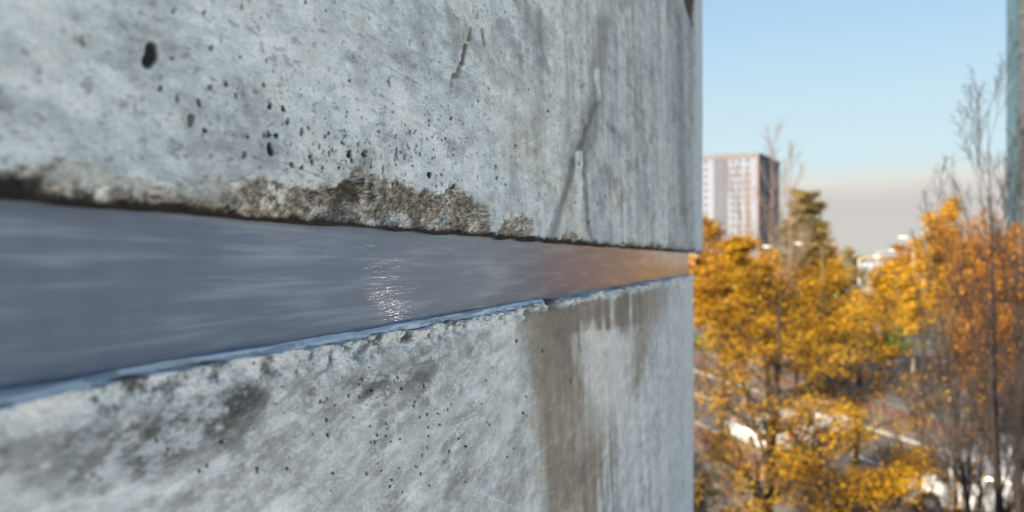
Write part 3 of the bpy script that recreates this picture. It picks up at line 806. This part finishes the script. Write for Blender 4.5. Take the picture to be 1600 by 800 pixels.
def tree(name, label, px, Y, height, rad, P, seed, maxl=3, leaf=None, bark=M_BARK, group='autumn trees below the terrace', stems=1, lean=0.0, keep=None, cat='tree', z0=0.0):
    PP = dict(BASEP); PP.update(P)
    root = empty(name, (Y*(px-800)/FPX, Y, z0)); tag(root, label, cat, group)
    sk = Skel(seed); r = random.Random(seed+5)
    if stems == 1:
        sk.grow(Vector((0, 0, -.05)), Vector((lean, 0, 1)), height, rad, 0, maxl, PP)
    else:
        for i in range(stems):
            a = i*2.4 + r.uniform(0, .6); sp = PP.get('fan', .3)*r.uniform(.35, 1)
            st = Vector((math.cos(a)*rad*.7, math.sin(a)*rad*.7, -.05))
            sk.grow(st, Vector((math.cos(a)*sp + lean, math.sin(a)*sp, 1)), height*r.uniform(.78, 1), rad*r.uniform(.55, .95), 0, maxl, PP)
    # limbs and twigs
    thick = [l for l in sk.lines if l[2] <= 1]; thin = [l for l in sk.lines if l[2] > 1]
    v, f = tubes_np(thick); mesh_np('trunk', v, f, bark, root, True)
    if thin: v, f = tubes_np(thin); mesh_np('twigs', v, f, bark, root, True)
    if leaf:
        mat, cnt, size, spread, kw = leaf
        k2 = keep
        v, f, ti = leaves_np(sk.tips, cnt, size, spread, seed+9, keep=k2, **kw)
        mesh_np('crown', v, f, mat, root, False, {'tint': ti})
    return root

G_Y = None
tree('yellow_tree', 'nearest yellow-leaved tree with a dark trunk, growing right beside the end of the wall', 1196, 22, 7.9, .19,
     dict(nb=[24, 8, 5], t0=[.26, .2, .2], ang=[60, 45, 42], len=[.36, .5, .5], rr=[.62, .55, .5], wig=[.022, .09, .13, .16], up=[.02, .05, 0, -.02]), 3, leaf=(M_YEL, 19000, .070, .17, dict(flat=.9, clump=.45)))
tree('yellow_tree', 'low spreading yellow tree between the nearest trunk and the bare dark tree', 1335, 25, 6.6, .12,
     dict(nb=[15, 8, 5], t0=[.22, .2, .2], ang=[62, 45, 42], len=[.46, .5, .5], up=[.0, .03, 0, -.02]), 14, leaf=(M_YEL, 11500, .075, .19, dict(flat=.9, clump=.5)))
tree('yellow_tree', 'low golden tree whose top sprays hang just beside the lower end of the wall', 1105, 20, 5.4, .09,
     dict(nb=[15, 8, 5], t0=[.3, .2, .2], ang=[60, 45, 42], len=[.40, .5, .5]), 17, leaf=(M_YEL, 5500, .072, .15, dict(flat=.9, clump=.4)))
tree('yellow_tree', 'low golden tree right of the nearest dark trunk, covering the street', 1290, 21, 4.9, .09,
     dict(nb=[15, 8, 5], t0=[.3, .2, .2], ang=[60, 45, 42], len=[.46, .5, .5]), 18, leaf=(M_YEL, 5500, .072, .15, dict(flat=.9, clump=.4)))
tree('yellow_tree', 'small golden tree filling the bottom of the view beside the big white van', 1395, 19, 3.9, .08,
     dict(nb=[12, 7, 5], t0=[.25, .2, .2], ang=[55, 45, 42], len=[.5, .5, .5]), 15, leaf=(M_YEL, 9000, .07, .16, dict(flat=.9, clump=.5)))
tree('yellow_tree', 'bright yellow tree whose rounded top stands in front of the tower block base', 1128, 42, 9.2, .16,
     dict(nb=[16, 8, 5], t0=[.3, .2, .2], ang=[50, 42, 40], len=[.38, .5, .5]), 26, leaf=(M_ORA, 15000, .15, .2, dict(flat=.5, clump=.7)))
tree('yellow_tree', 'amber thin-leaved tree left of the dark conifer, under the tower block', 1205, 46, 8.0, .16,
     dict(nb=[16, 8, 5], t0=[.3, .2, .2], ang=[45, 42, 40], len=[.42, .5, .5]), 27, leaf=(M_ORA, 9000, .14, .25, dict(flat=.5, clump=.8)))
tree('yellow_tree', 'amber tree under the conifer beside the green traffic light', 1275, 48, 7.4, .15,
     dict(nb=[16, 8, 5], t0=[.3, .2, .2], ang=[50, 42, 40], len=[.45, .5, .5]), 28, leaf=(M_YEL, 9000, .14, .25, dict(flat=.5, clump=.8)))
tree('orange_tree', 'slender orange tree standing right of the small white building', 1440, 55, 10.9, .16,
     dict(nb=[18, 8, 5], t0=[.25, .2, .2], ang=[34, 35, 36], len=[.34, .5, .5]), 31, leaf=(M_ORA, 12000, .17, .2, dict(flat=.3, clump=.7)))
tree('orange_tree', 'low orange tree in front of the small white building', 1372, 60, 7.4, .15,
     dict(nb=[16, 8, 5], t0=[.25, .2, .2], ang=[48, 40, 40], len=[.5, .5, .5]), 32, leaf=(M_YEL, 9000, .17, .3, dict(flat=.4, clump=.8)))
tree('russet_tree', 'dense russet brown tree with upswept twigs behind the bare tree at the right edge', 1545, 34, 8.1, .17,
     dict(nb=[24, 10, 5], t0=[.16, .15, .2], ang=[26, 26, 30], len=[.55, .5, .5], up=[.02, .08, .06, .02], shape=.4), 33, leaf=(M_RUSTY, 21000, .10, .16, dict(flat=.1, clump=.5)), bark=M_BARK2)
tree('russet_tree', 'second russet brown tree cut off by the right edge of the view', 1618, 40, 8.0, .17,
     dict(nb=[22, 9, 5], t0=[.16, .15, .2], ang=[26, 26, 30], len=[.5, .5, .5], up=[.02, .08, .06, .02], shape=.4), 34, leaf=(M_RUSTY, 9000, .11, .18, dict(flat=.1, clump=.5)), bark=M_BARK2)
BARE = dict(taper=.96, nb=[16, 9, 6], t0=[.22, .2, .15], ang=[24, 26, 30], len=[.42, .48, .5], up=[.02, .09, .06, .03], wig=[.04, .06, .08, .12], rmin=.0035, shape=.5)
tree('bare_tree', 'tall dark bare tree with a fan of fine twigs reaching up at the right edge', 1580, 16, 11.9, .085,
     dict(BARE, nb=[13, 7, 5], t0=[.3, .2, .15], ang=[22, 24, 28], len=[.27, .45, .5], fan=.15, rmin=.0045, taper=.97, wig=[.016, .06, .08, .12]), 42, stems=6, lean=-.02, bark=M_BARK)
tree('bare_tree', 'slim dark bare tree with stems leaning left over the big white van', 1488, 18.5, 8.9, .06,
     dict(BARE, nb=[9, 5, 4], fan=.07, len=[.2, .45, .5]), 43, stems=3, lean=-.01, bark=M_BARK, leaf=(M_ORA, 350, .075, .06, dict(flat=.3, clump=.9)))
tree('bare_tree', 'low leafless dark tree with many stems spreading in front of the big white van', 1535, 20, 6.6, .07,
     dict(BARE, nb=[12, 6, 4], ang=[26, 28, 30], fan=.30, rmin=.005), 49, stems=5, bark=M_BARK, leaf=(M_RUSTY, 500, .07, .06, dict(flat=.3, clump=.6)))
tree('bare_tree', 'thin bare sapling behind the golden leaves in the middle of the view', 1420, 24, 6.4, .05,
     dict(BARE, nb=[10, 6, 5], fan=.25), 44, stems=3, bark=M_BARK, leaf=(M_ORA, 500, .08, .08, dict(flat=.3, clump=.9)))
tree('bare_tree', 'pale leafless tree rising in front of the right side of the tower block', 1200, 50, 15.3, .13,
     dict(BARE, nb=[19, 9, 6], ang=[17, 20, 26], len=[.24, .48, .5], rmin=.007), 45, bark=M_BARKP)
tree('bare_tree', 'pale leafless tree just right of the tower block, left of the conifer top', 1243, 52, 13.9, .13,
     dict(BARE, nb=[19, 9, 6], ang=[19, 20, 26], len=[.28, .48, .5], rmin=.007), 46, bark=M_BARKP)
# extra twigs climbing over the reddish corner of the tower
tree('bare_tree', 'thin leafless tree overlapping the middle of the tower block front', 1165, 48, 12.6, .12,
     dict(BARE, nb=[18, 7, 5], ang=[17, 20, 26], len=[.3, .48, .5], rmin=.007), 47, bark=M_BARKP)
tree('conifer', 'dark olive conifer with a ragged pointed top, right of the tower block', 1262, 62, 13.0, .2,
     dict(nb=[60, 9, 5], t0=[.12, .12, .2], ang=[62, 44, 40], len=[.40, .42, .5], up=[.0, .02, 0, 0], shape=.84, wig=[.02, .09, .12, .16]), 52, leaf=(M_OLIVE, 34000, .16, .22, dict(flat=.2, clump=.12)), group=None)
# row of autumn trees closing the far side of the street
rr = random.Random(5)
FAR = [(1300, 85, 9.2, M_RUSTY, 'brown'), (1328, 120, 9.0, M_OLIVE, 'olive'), (1405, 105, 8.8, M_RUSTY, 'brown'), (1470, 90, 9.4, M_RUSTY, 'brown'),
       (1500, 70, 8.8, M_ORA, 'orange'), (1290, 70, 7.2, M_YEL, 'yellow'), (1130, 75, 8.6, M_YEL, 'yellow')]
LB = ['distant russet tree just right of the conifer foot', 'distant olive-brown tree left of the pale lamp post', 'distant brown tree between the small white building and the orange tree',
      'distant brown tree seen between the orange tree and the russet tree', 'orange tree seen through the slim bare stems', 'yellow tree below the green traffic light', 'yellow tree far behind the end of the wall']
for (px, Y, h, m_, w_), lb in zip(FAR, LB):
    tree('distant_tree', lb, px, Y, h, .16, dict(nb=[12, 6, 4], t0=[.2, .2, .2], ang=[48, 42, 40], len=[.48, .5, .5]), int(px), leaf=(m_, 4200, .26, .3, dict(flat=.3, clump=.6)))

def bush(name, label, px, Y, w, h, mat, cnt, size, seed, z0=0.0, group=None):
    root = empty(name, (Y*(px-800)/FPX, Y, z0)); tag(root, label, 'shrub', group)
    r = random.Random(seed); lines = []; tips = []
    for i in range(26):
        a = r.uniform(0, 6.28); t = r.uniform(.2, 1)
        e = Vector((math.cos(a)*w*.5*t, math.sin(a)*w*.5*t, h*(1-.45*t*t)*r.uniform(.7, 1)))
        m = e*.5 + Vector((0, 0, h*.12)); lines.append(([Vector((0,0,-.03)), m, e], [.03, .015, .006], 2))
        for _ in range(26): tips.append(Vector((0,0,.1)).lerp(e, r.uniform(.25, 1.02)) + Vector((r.gauss(0,.12*w*.5), r.gauss(0,.12*w*.5), r.gauss(0,.08*h))))
    v, f = tubes_np(lines); mesh_np('stems', v, f, M_BARK, root)
    v, f, ti = leaves_np(tips, cnt, size, .12*w*.4, seed, clump=.3, keep=lambda c: c[:, 2] > .02); mesh_np('leaves', v, f, mat, root, False, {'tint': ti})
    return root
bush('evergreen_shrub', 'tall dark green shrub at the foot of the wall end', 1100, 21, 2.6, 3.9, M_DKGREEN, 9000, .08, 61)
bush('green_shrub', 'bright green bush in the middle of the view across the street', 1395, 78, 4.2, 2.6, M_GREEN, 6000, .14, 62)
bush('green_shrub', 'wider green bush left of the bright one beside the lawn', 1352, 90, 3.4, 1.6, M_GREEN, 3500, .14, 63)
for i, (px, Y) in enumerate([(1310, 30), (1440, 33), (1250, 34)]):
    bush('autumn_shrub', ['low amber shrub by the cycle path in front of the parked cars', 'low amber shrub beside the left end of the big white van', 'low amber shrub near the nearest trunk'][i], px, Y, 3.0, 1.5, M_YEL, 3500, .09, 70+i)

# fallen leaves on the verge and pavement
rs = np.random.RandomState(9); nl = 26000
c = np.stack([rs.uniform(3, 60, nl), rs.uniform(18, 95, nl), np.full(nl, .15)], -1)
dens = fbm(c[:, 0]*.35, c[:, 1]*.35, 4, 700); c = c[dens > .46]; k = len(c); c[:, 2] += rs.rand(k)*.02
a = rs.uniform(0, 6.28, k); sz = rs.uniform(.05, .11, k)
ax = np.stack([np.cos(a)*sz, np.sin(a)*sz, rs.normal(0, .02, k)], -1); bxv = np.stack([-np.sin(a)*sz*.6, np.cos(a)*sz*.6, rs.normal(0, .02, k)], -1)
v = np.stack([c-ax, c-bxv, c+ax, c+bxv], 1).reshape(-1, 3)
fl = mesh_np('fallen_leaves', v, np.arange(k*4).reshape(-1, 4), M_ORA, None, False, {'tint': np.repeat(rs.rand(k), 4)})
tag(fl, 'yellow and brown leaves fallen on the verge and pavement', 'fallen leaves', kind='stuff')

# far woods: one ragged mass of brown tree tops along the horizon
rs = np.random.RandomState(19); nw = 60000
ang = rs.uniform(-.6, 1.1, nw); dist = rs.uniform(300, 420, nw)
hh = (5 + 6.5*fbm(ang*46, dist*.02, 4, 800, .6))*rs.rand(nw)**.6
c = np.stack([np.tan(ang)*dist, dist, hh], -1)
nrm = rs.normal(0, 1, (nw, 3)); nrm /= np.linalg.norm(nrm, axis=1)[:, None]
a = np.cross(nrm, rs.normal(0, 1, (nw, 3))); a /= np.linalg.norm(a, axis=1)[:, None]; b = np.cross(nrm, a)
v = np.stack([c-a*.9, c-b*.6, c+a*.9, c+b*.6], 1).reshape(-1, 3)
fw = mesh_np('far_woods', v, np.arange(nw*4).reshape(-1, 4), M_RUSTY, None, False, {'tint': np.repeat(rs.rand(nw), 4)})
tag(fw, 'brown band of far woodland along the horizon', 'woodland', kind='stuff')

# ================================================================== BUILDINGS
def cc(o, parent, loc, rz=0.0, sc=None):
    c = o.copy(); link(c, parent); c.location = loc; c.rotation_euler = (0, 0, rz)
    if sc: c.scale = sc
    return c
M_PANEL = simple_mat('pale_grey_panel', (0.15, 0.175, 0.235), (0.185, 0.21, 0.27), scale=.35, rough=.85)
M_PANELD = simple_mat('dark_grey_panel', (0.075, 0.08, 0.105), (0.10, 0.105, 0.13), scale=.4, rough=.8)
M_PANELR = simple_mat('red_brick_panel', (0.15, 0.12, 0.125), (0.19, 0.15, 0.15), scale=.6, rough=.85)
M_WIN = simple_mat('window_glass', (0.045, 0.055, 0.075), (0.08, 0.09, 0.115), scale=.3, rough=.12)
M_FRAME = simple_mat('window_frame', (0.16, 0.17, 0.20), (0.20, 0.21, 0.24), scale=2, rough=.5)
M_ROOF = simple_mat('roof_felt', (0.12, 0.11, 0.12), (0.17, 0.16, 0.17), scale=.6, rough=.9)
# tower block: corner nearest the camera at px 1178
TY = 365.0
tc0 = Vector((TY*(1185-800)/FPX, TY))
TH_ = (405-238)/FPX*TY + H
left_dir = Vector((-.88, .47)).normalized(); right_dir = Vector((.47, .88)).normalized()
rotz = math.atan2(-left_dir.y, -left_dir.x)            # local x runs along the left face to the corner, y runs back
W_, DP = 27.0, 41.0
base = tc0 + left_dir*W_
tw = empty('tower_block', (base.x, base.y, 0), rotz)
tag(tw, 'white tower block with dark grey and brick red strips, above the yellow trees', 'building')
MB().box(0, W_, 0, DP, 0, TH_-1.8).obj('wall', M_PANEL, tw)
MB().box(-.35, W_+.35, -.35, DP+.35, TH_-1.8, TH_-.1).obj('parapet', M_ROOF, tw)
MB().box(5, 13, 10, 25, TH_-.1, TH_+1.3).obj('lift_house', M_PANELD, tw)
MB().box(8.6, 14.6, -.14, .05, 0, TH_-1.802).obj('dark_strip', M_PANELD, tw)
MB().box(21.5, 24.0, -.12, .05, 0, TH_*.86).obj('brick_strip', M_PANELR, tw)
MB().box(W_-.9, W_+.16, -.16, 3.0, 0, TH_-1.804).obj('brick_strip', M_PANELR, tw)
MB().box(W_-.05, W_+.14, 17.0, 21.0, 0, TH_-1.806).obj('dark_strip', M_PANELD, tw)
def window_mesh():
    fr = MB(); fr.box(-.75, .75, -.08, .0, 0, .1).box(-.75, .75, -.08, .0, 1.4, 1.5).box(-.75, -.66, -.079, .0, .1, 1.4).box(.66, .75, -.079, .0, .1, 1.4).box(-.04, .04, -.075, .0, .1, 1.4)
    pn = MB(); pn.box(-.66, .66, -.04, -.001, .1, 1.4); return fr, pn
fr, pn = window_mesh()
f0 = fr.obj('window', M_FRAME, tw); p0 = pn.obj('pane', M_WIN, f0); f0.hide_render = False
ST = 17; fh = (TH_-1.8)/ST
first = True
cols_l = [2.0, 5.2, 10.2, 13.0, 16.4, 19.4, 22.7]
for fl_ in range(ST):
    for xi, x in enumerate(cols_l):
        loc = (x, -.14 if 8 < x < 14.6 else (-.12 if 21.5 < x < 24 else 0), fl_*fh + .95)
        if first: f0.location = loc; first = False
        else: f = cc(f0, tw, loc); cc(p0, f, (0, 0, 0))
    for y in (5.5, 12.0, 15.0, 19.0, 24.0, 29.0, 33.5, 38.0):
        f = cc(f0, tw, (W_ + (0 if y < 9.5 else (.14 if 17 < y < 21 else 0)), y, fl_*fh + .95), math.pi/2); cc(p0, f, (0, 0, 0))
for fl_ in range(1, ST):
    if fl_ == 1: b0 = MB().box(0, 8.598, -.05, .02, -.12, .12).obj('floor_band', M_FRAME, tw); b0.location = (0, 0, fh)
    else: cc(b0, tw, (0, 0, fl_*fh))

# right-hand office tower: starts at px 1580 and runs towards the camera on the right
M_TEAL = simple_mat('teal_cladding', (0.045, 0.085, 0.115), (0.06, 0.11, 0.145), scale=.5, rough=.5)
M_BRICKD = simple_mat('dark_brick', (0.05, 0.056, 0.066), (0.075, 0.08, 0.09), scale=1.2, rough=.85, detail=9)
M_GLASSB = simple_mat('blue_grey_glass', (0.13, 0.175, 0.24), (0.18, 0.23, 0.30), scale=.15, rough=.25)
P0 = Vector((80*(1580-800)/FPX, 80.0)); P1 = Vector((70.0, 4.0))
fd = (P1-P0).normalized(); FL = (P1-P0).length
ob = empty('office_building', (P0.x, P0.y, 0), math.atan2(fd.y, fd.x))
tag(ob, 'tall dark brick office block with a teal corner pier, cut off by the right edge', 'building')
# local x runs along the facade towards the viewer's right; outward normal is local -y
OH = 38.0
MB().box(.9, FL, 0, 22, 0, OH).obj('wall', M_BRICKD, ob)
MB().box(-.2, .85, -.35, 22, 0, OH+.6).obj('corner_pier', M_TEAL, ob)
MB().box(.86, FL+.2, -.3, .3, OH, OH+.6).obj('parapet', M_TEAL, ob)
fw_ = MB(); fw_.box(-1.5, 1.5, -.1, .0, 0, .12).box(-1.5, 1.5, -.1, .0, 1.98, 2.1).box(-1.5, -1.38, -.1, 0, .12, 1.98).box(1.38, 1.5, -.1, 0, .12, 1.98).box(-.05, .05, -.09, 0, .12, 1.98)
g0 = fw_.obj('window', M_FRAME if False else M_TEAL, ob); gp = MB().box(-1.38, 1.38, -.05, -.001, .12, 1.98).obj('pane', M_GLASSB, g0)
first = True
for fl_ in range(11):
    for k in range(21):
        glint_bay = (fl_ == 1 and k == 5)
        loc = (3.0 + k*3.6, 0, 1.2 + fl_*3.35)
        if first: g0.location = loc; first = False
        else:
            f = cc(g0, ob, loc)
            if glint_bay: cc(gp, f, (0, 0, 0)); MB().box(-.5, -.08, -.09, -.052, .6, 1.2).obj('glint_emitter_pane', emit_mat('glint_emitter', (1.0, .88, .70), 16), f)  # added glowing pane, out of view, that makes the glint on the steel band
            else: cc(gp, f, (0, 0, 0))
for fl_ in range(1, 12):
    MB().box(.852, FL, -.12, .02, fl_*3.35-.02, fl_*3.35+.22).obj('floor_band', M_PANELD, ob)

# small white building across the junction
WY = 190.0
wb = empty('white_building', (WY*(1341-800)/FPX, WY, 0), R(-4))
tag(wb, 'small pale blue-white building with dark windows beyond the lamp posts', 'building')
MB().box(0, 9.4, 0, 12, 0, 8.0).obj('wall', simple_mat('pale_wall', (.22,.27,.33), (.27,.31,.37), scale=.5, rough=.8), wb)
MB().box(-.3, 9.7, -.3, 12.3, 8.0, 8.7).obj('roof', M_ROOF, wb)
for fl_ in range(2):
    for k in range(4):
        f = cc(f0, wb, (1.4+k*2.2, 0, 2.6+fl_*2.9)); cc(p0, f, (0,0,0))
lb_ = empty('brick_building', (230*(1405-800)/FPX, 230, 0), R(-4))
tag(lb_, 'low reddish brick building behind the small white one', 'building')
MB().box(0, 15, 0, 10, 0, 7.6).obj('wall', M_PANELR, lb_); MB().box(-.3, 15.3, -.3, 10.3, 7.6, 8.2).obj('roof', M_ROOF, lb_)
for k in range(6):
    f = cc(f0, lb_, (1.6+k*2.3, 0, 5.0)); cc(p0, f, (0,0,0))

# ================================================================== STREET FURNITURE
M_POLE = simple_mat('pale_pole', (0.40, 0.36, 0.29), (0.46, 0.42, 0.34), scale=3, rough=.5)
M_DPOLE = simple_mat('brown_pole', (0.20, 0.16, 0.10), (0.28, 0.21, 0.14), scale=3, rough=.7)
M_LAMP = simple_mat('lamp_head', (0.5, 0.5, 0.48), (0.6, 0.6, 0.58), scale=3, rough=.4)
def lamp_post(label, px, Y, h, mat, rad=.1, arm=1.2, adir=1):
    r_ = empty('street_lamp', (Y*(px-800)/FPX, Y, 0)); tag(r_, label, 'street lamp', 'street lamps by the junction')
    MB().tube([(0,0,0),(0,0,.9),(0,0,.95),(0,0,h)], [rad*1.6, rad*1.5, rad, rad*.6], 10).obj('pole', mat, r_, True)
    MB().tube([(0,0,h-.02),(adir*arm*.3,0,h+.14),(adir*arm,0,h+.2)], [rad*.55, rad*.45, rad*.4], 8).obj('arm', mat, r_, True)
    hd = MB().add([(adir*arm-.05,-.13,h+.14),(adir*(arm+.65),-.1,h+.17),(adir*(arm+.65),.1,h+.17),(adir*arm-.05,.13,h+.14),
                   (adir*arm-.05,-.1,h+.29),(adir*(arm+.5),-.07,h+.29),(adir*(arm+.5),.07,h+.29),(adir*arm-.05,.1,h+.29)],
                  [(0,3,2,1),(4,5,6,7),(0,1,5,4),(1,2,6,5),(2,3,7,6),(3,0,4,7)])
    hd.obj('lamp_head', M_LAMP, r_)
lamp_post('pale lamp post at the left corner of the small white building', 1342, 78, 8.6, M_POLE, .13)
lamp_post('pale lamp post in front of the middle of the small white building', 1371, 92, 9.3, M_POLE, .09)
lamp_post('pale lamp post rising beside the slender orange tree', 1427, 66, 10.0, M_POLE, .08, arm=.5, adir=-1)
lamp_post('pale lamp post in front of the tower block base', 1164, 58, 9.2, M_POLE, .11)
lamp_post('brown lamp post at the foot of the conifer', 1284, 58, 9.4, M_DPOLE, .09, adir=-1)

M_HOUS = simple_mat('signal_housing', (0.02, 0.022, 0.02), (0.035, 0.035, 0.035), scale=5, rough=.5)
tl = empty('traffic_light', (72*(1303-800)/FPX, 72, 0)); tag(tl, 'traffic light showing a green signal among the amber leaves', 'traffic light')
gz = H - 58/FPX*72
MB().tube([(.35,0,0),(.35,0,gz+1.2)], [.09,.07], 10).obj('pole', M_DPOLE, tl, True)
MB().box(-.19,.19,-.02,.22,gz-.22,gz+.98).box(.18,.30,.05,.12,gz+.1,gz+.18).box(.18,.30,.05,.12,gz+.6,gz+.68).obj('housing', M_HOUS, tl)
for k, (nm, m_) in enumerate((('green_lens', emit_mat('green_signal', (.10,1,.45), 22)), ('amber_lens', simple_mat('amber_off', (.10,.05,.01), rough=.2)), ('red_lens', simple_mat('red_off', (.09,.012,.01), rough=.2)))):
    MB().tube([(0,-.021,gz+k*.38),(0,-.05,gz+k*.38)], [.15,.14], 16).obj(nm, m_, tl, True)
    # half-round visor
    vs, fs = [], []
    for j in range(9):
        a = math.pi*j/8
        for yv, rv in ((-.02,.165),(-.26,.175)): vs.append((math.cos(a)*rv, yv, gz+k*.38+math.sin(a)*rv))
    for j in range(8): fs.append((2*j,2*j+1,2*j+3,2*j+2))
    mesh_obj('visor', vs, fs, M_HOUS, tl)

# ---- cars
M_TYRE = simple_mat('tyre', (.018,.018,.018), (.03,.03,.03), rough=.85); M_RIM = simple_mat('rim', (.35,.35,.36), (.45,.45,.46), rough=.35, metal=.8)
M_CGLASS = simple_mat('car_glass', (.06,.07,.085), (.09,.10,.12), rough=.06); M_HL = simple_mat('headlight', (.7,.72,.75), (.8,.8,.82), rough=.1)
M_TAIL = simple_mat('tail_light', (.30,.015,.012), (.36,.02,.015), rough=.2); M_TRIM = simple_mat('black_trim', (.02,.02,.02), (.03,.03,.03), rough=.6)
# (x, belt height, roof height, half width low, half width belt, half width roof)
CAR = [(-2.12,.62,.62,.62,.60,.55),(-2.05,.86,.88,.80,.76,.66),(-1.92,.93,1.02,.84,.80,.66),(-1.72,.95,1.26,.86,.82,.62),(-1.45,.95,1.40,.87,.83,.60),(-1.38,.95,1.41,.87,.83,.60),
       (-.9,.94,1.47,.87,.84,.61),(-.35,.93,1.49,.87,.84,.62),(-.28,.93,1.49,.87,.84,.62),(.3,.92,1.46,.87,.84,.61),(.62,.91,1.38,.87,.83,.60),(.70,.91,1.35,.87,.83,.60),
       (1.15,.90,1.05,.87,.82,.68),(1.30,.89,.93,.86,.80,.70),(1.65,.83,.85,.85,.77,.66),(1.95,.74,.76,.80,.70,.6),(2.12,.60,.60,.66,.58,.5)]
def car(label, px, Y, rz, paint, cat='car', z=0.012, hz=1.0, panel=False):
    r_ = empty('parked_car', (Y*(px-800)/FPX, Y, z), rz); tag(r_, label, cat, 'cars parked behind the trees')
    sec = []
    for (x, bh, rh, wl, wb2, wr) in CAR:
        bh = .3+(bh-.3)*(1+(hz-1)*.7); rh = .3+(rh-.3)*hz; wr = wr+(wb2-wr)*(hz-1)*1.2
        half = [(wl*.93,.20),(wl,.34),(wl*1.0,.55 if bh > .6 else .45),(wb2,bh),(wr, rh-.03 if rh > bh+.04 else rh),(wr*.82, rh+.015),(0, rh+.035)]
        ring = [(x, y, zz3) for y, zz3 in half] + [(x, -y, zz3) for y, zz3 in reversed(half[:-1])]
        sec.append(ring)
    V = [p for s_ in sec for p in s_]; n = len(sec[0]); body, glass = [], []
    for i in range(len(sec)-1):
        for k in range(n-1):
            f = (i*n+k, (i+1)*n+k, (i+1)*n+k+1, i*n+k+1)
            x0, x1 = CAR[i][0], CAR[i+1][0]
            side = k in (3, n-5)
            isg = False
            if side and -1.75 < x0 and x1 < 1.2 and (x1-x0) > .1 and (not panel or x0 > -.3): isg = True
            if k in (4, 5, n-7, n-6) and (.65 < x0 < 1.2 or (-2.0 < x0 < -1.5)): isg = True
            (glass if isg else body).append(f)
    body.append(tuple(reversed(range(n)))); body.append(tuple((len(sec)-1)*n+k for k in range(n)))
    for i in range(len(sec)-1): body.append((i*n, i*n+n-1, (i+1)*n+n-1, (i+1)*n))
    mesh_obj('body', V, body, paint, r_, True); 
    sets = {}
    for f in glass:
        i, k = f[0]//n, f[0] % n
        key = ('windscreen' if CAR[i][0] > 0 else 'rear_window') if k not in (3, n-5) else ('side_window', k, CAR[i][0] > -.3)
        sets.setdefault(key, []).append(f)
    for key, fs_ in sets.items():
        used = sorted({v_ for f in fs_ for v_ in f}); mp_ = {v_: j for j, v_ in enumerate(used)}
        mesh_obj(key if isinstance(key, str) else key[0], [V[v_] for v_ in used], [tuple(mp_[v_] for v_ in f) for f in fs_], M_CGLASS, r_)
    for sx_ in (-1.28, 1.30):
        for sy in (-1, 1):
            w = MB().tube([(sx_, sy*.70, .31), (sx_, sy*.885, .31)], [.31, .31], 20).obj('tyre', M_TYRE, r_, False)
            MB().tube([(sx_, sy*.80, .31), (sx_, sy*.895, .31)], [.20, .18], 14).obj('rim', M_RIM, w, False)
            MB().tube([(sx_, sy*.60, .33), (sx_, sy*.876, .33)], [.37, .37], 20).obj('wheel_arch', M_TRIM, r_, False)
    for sy in (-1, 1):
        MB().box(1.86, 2.08, min(sy*.42, sy*.74), max(sy*.42, sy*.74), .60, .72).obj('headlight', M_HL, r_)
        MB().box(-2.12, -1.98, min(sy*.5, sy*.765), max(sy*.5, sy*.765), .66, .86).obj('tail_light', M_TAIL, r_)
        MB().box(.62, .78, min(sy*.86, sy*1.0), max(sy*.86, sy*1.0), .93, 1.05).obj('mirror', paint, r_)
        MB().box(-.1, .08, min(sy*.86, sy*.895), max(sy*.86, sy*.895), .76, .79).obj('handle', M_TRIM, r_)
    MB().box(2.0, 2.14, -.5, .5, .30, .45).obj('grille', M_TRIM, r_)
    MB().box(-2.15, -2.05, -.26, .26, .46, .58).obj('number_plate', M_WHITE, r_)
    return r_
M_CW = simple_mat('white_car_paint', (.72,.73,.75), (.78,.79,.80), rough=.3, coat=1); M_CS = simple_mat('silver_car_paint', (.42,.44,.48), (.48,.50,.53), rough=.28, metal=.4, coat=1)
M_CD = simple_mat('dark_car_paint', (.03,.028,.05), (.045,.04,.07), rough=.3, coat=1)
car('big white van behind dark bare branches at the lower right', 1522, 30.5, R(150), M_CW, 'van', hz=1.35, panel=True)
car('white car seen to the left of the nearest dark trunk', 1183, 41.5, R(100), M_CW)
car('white car directly right of the nearest dark trunk', 1225, 42.5, R(98), M_CW)
car('silver car farther right behind the yellow branches', 1270, 45.5, R(150), M_CS)
car('silver car parked just beyond the big white van', 1560, 36.0, R(160), M_CS)
car('dark car at the junction below the pale lamp post', 1338, 98, R(170), M_CD)
car('pale car crossing the junction below the traffic light', 1300, 108, R(175), M_CS)
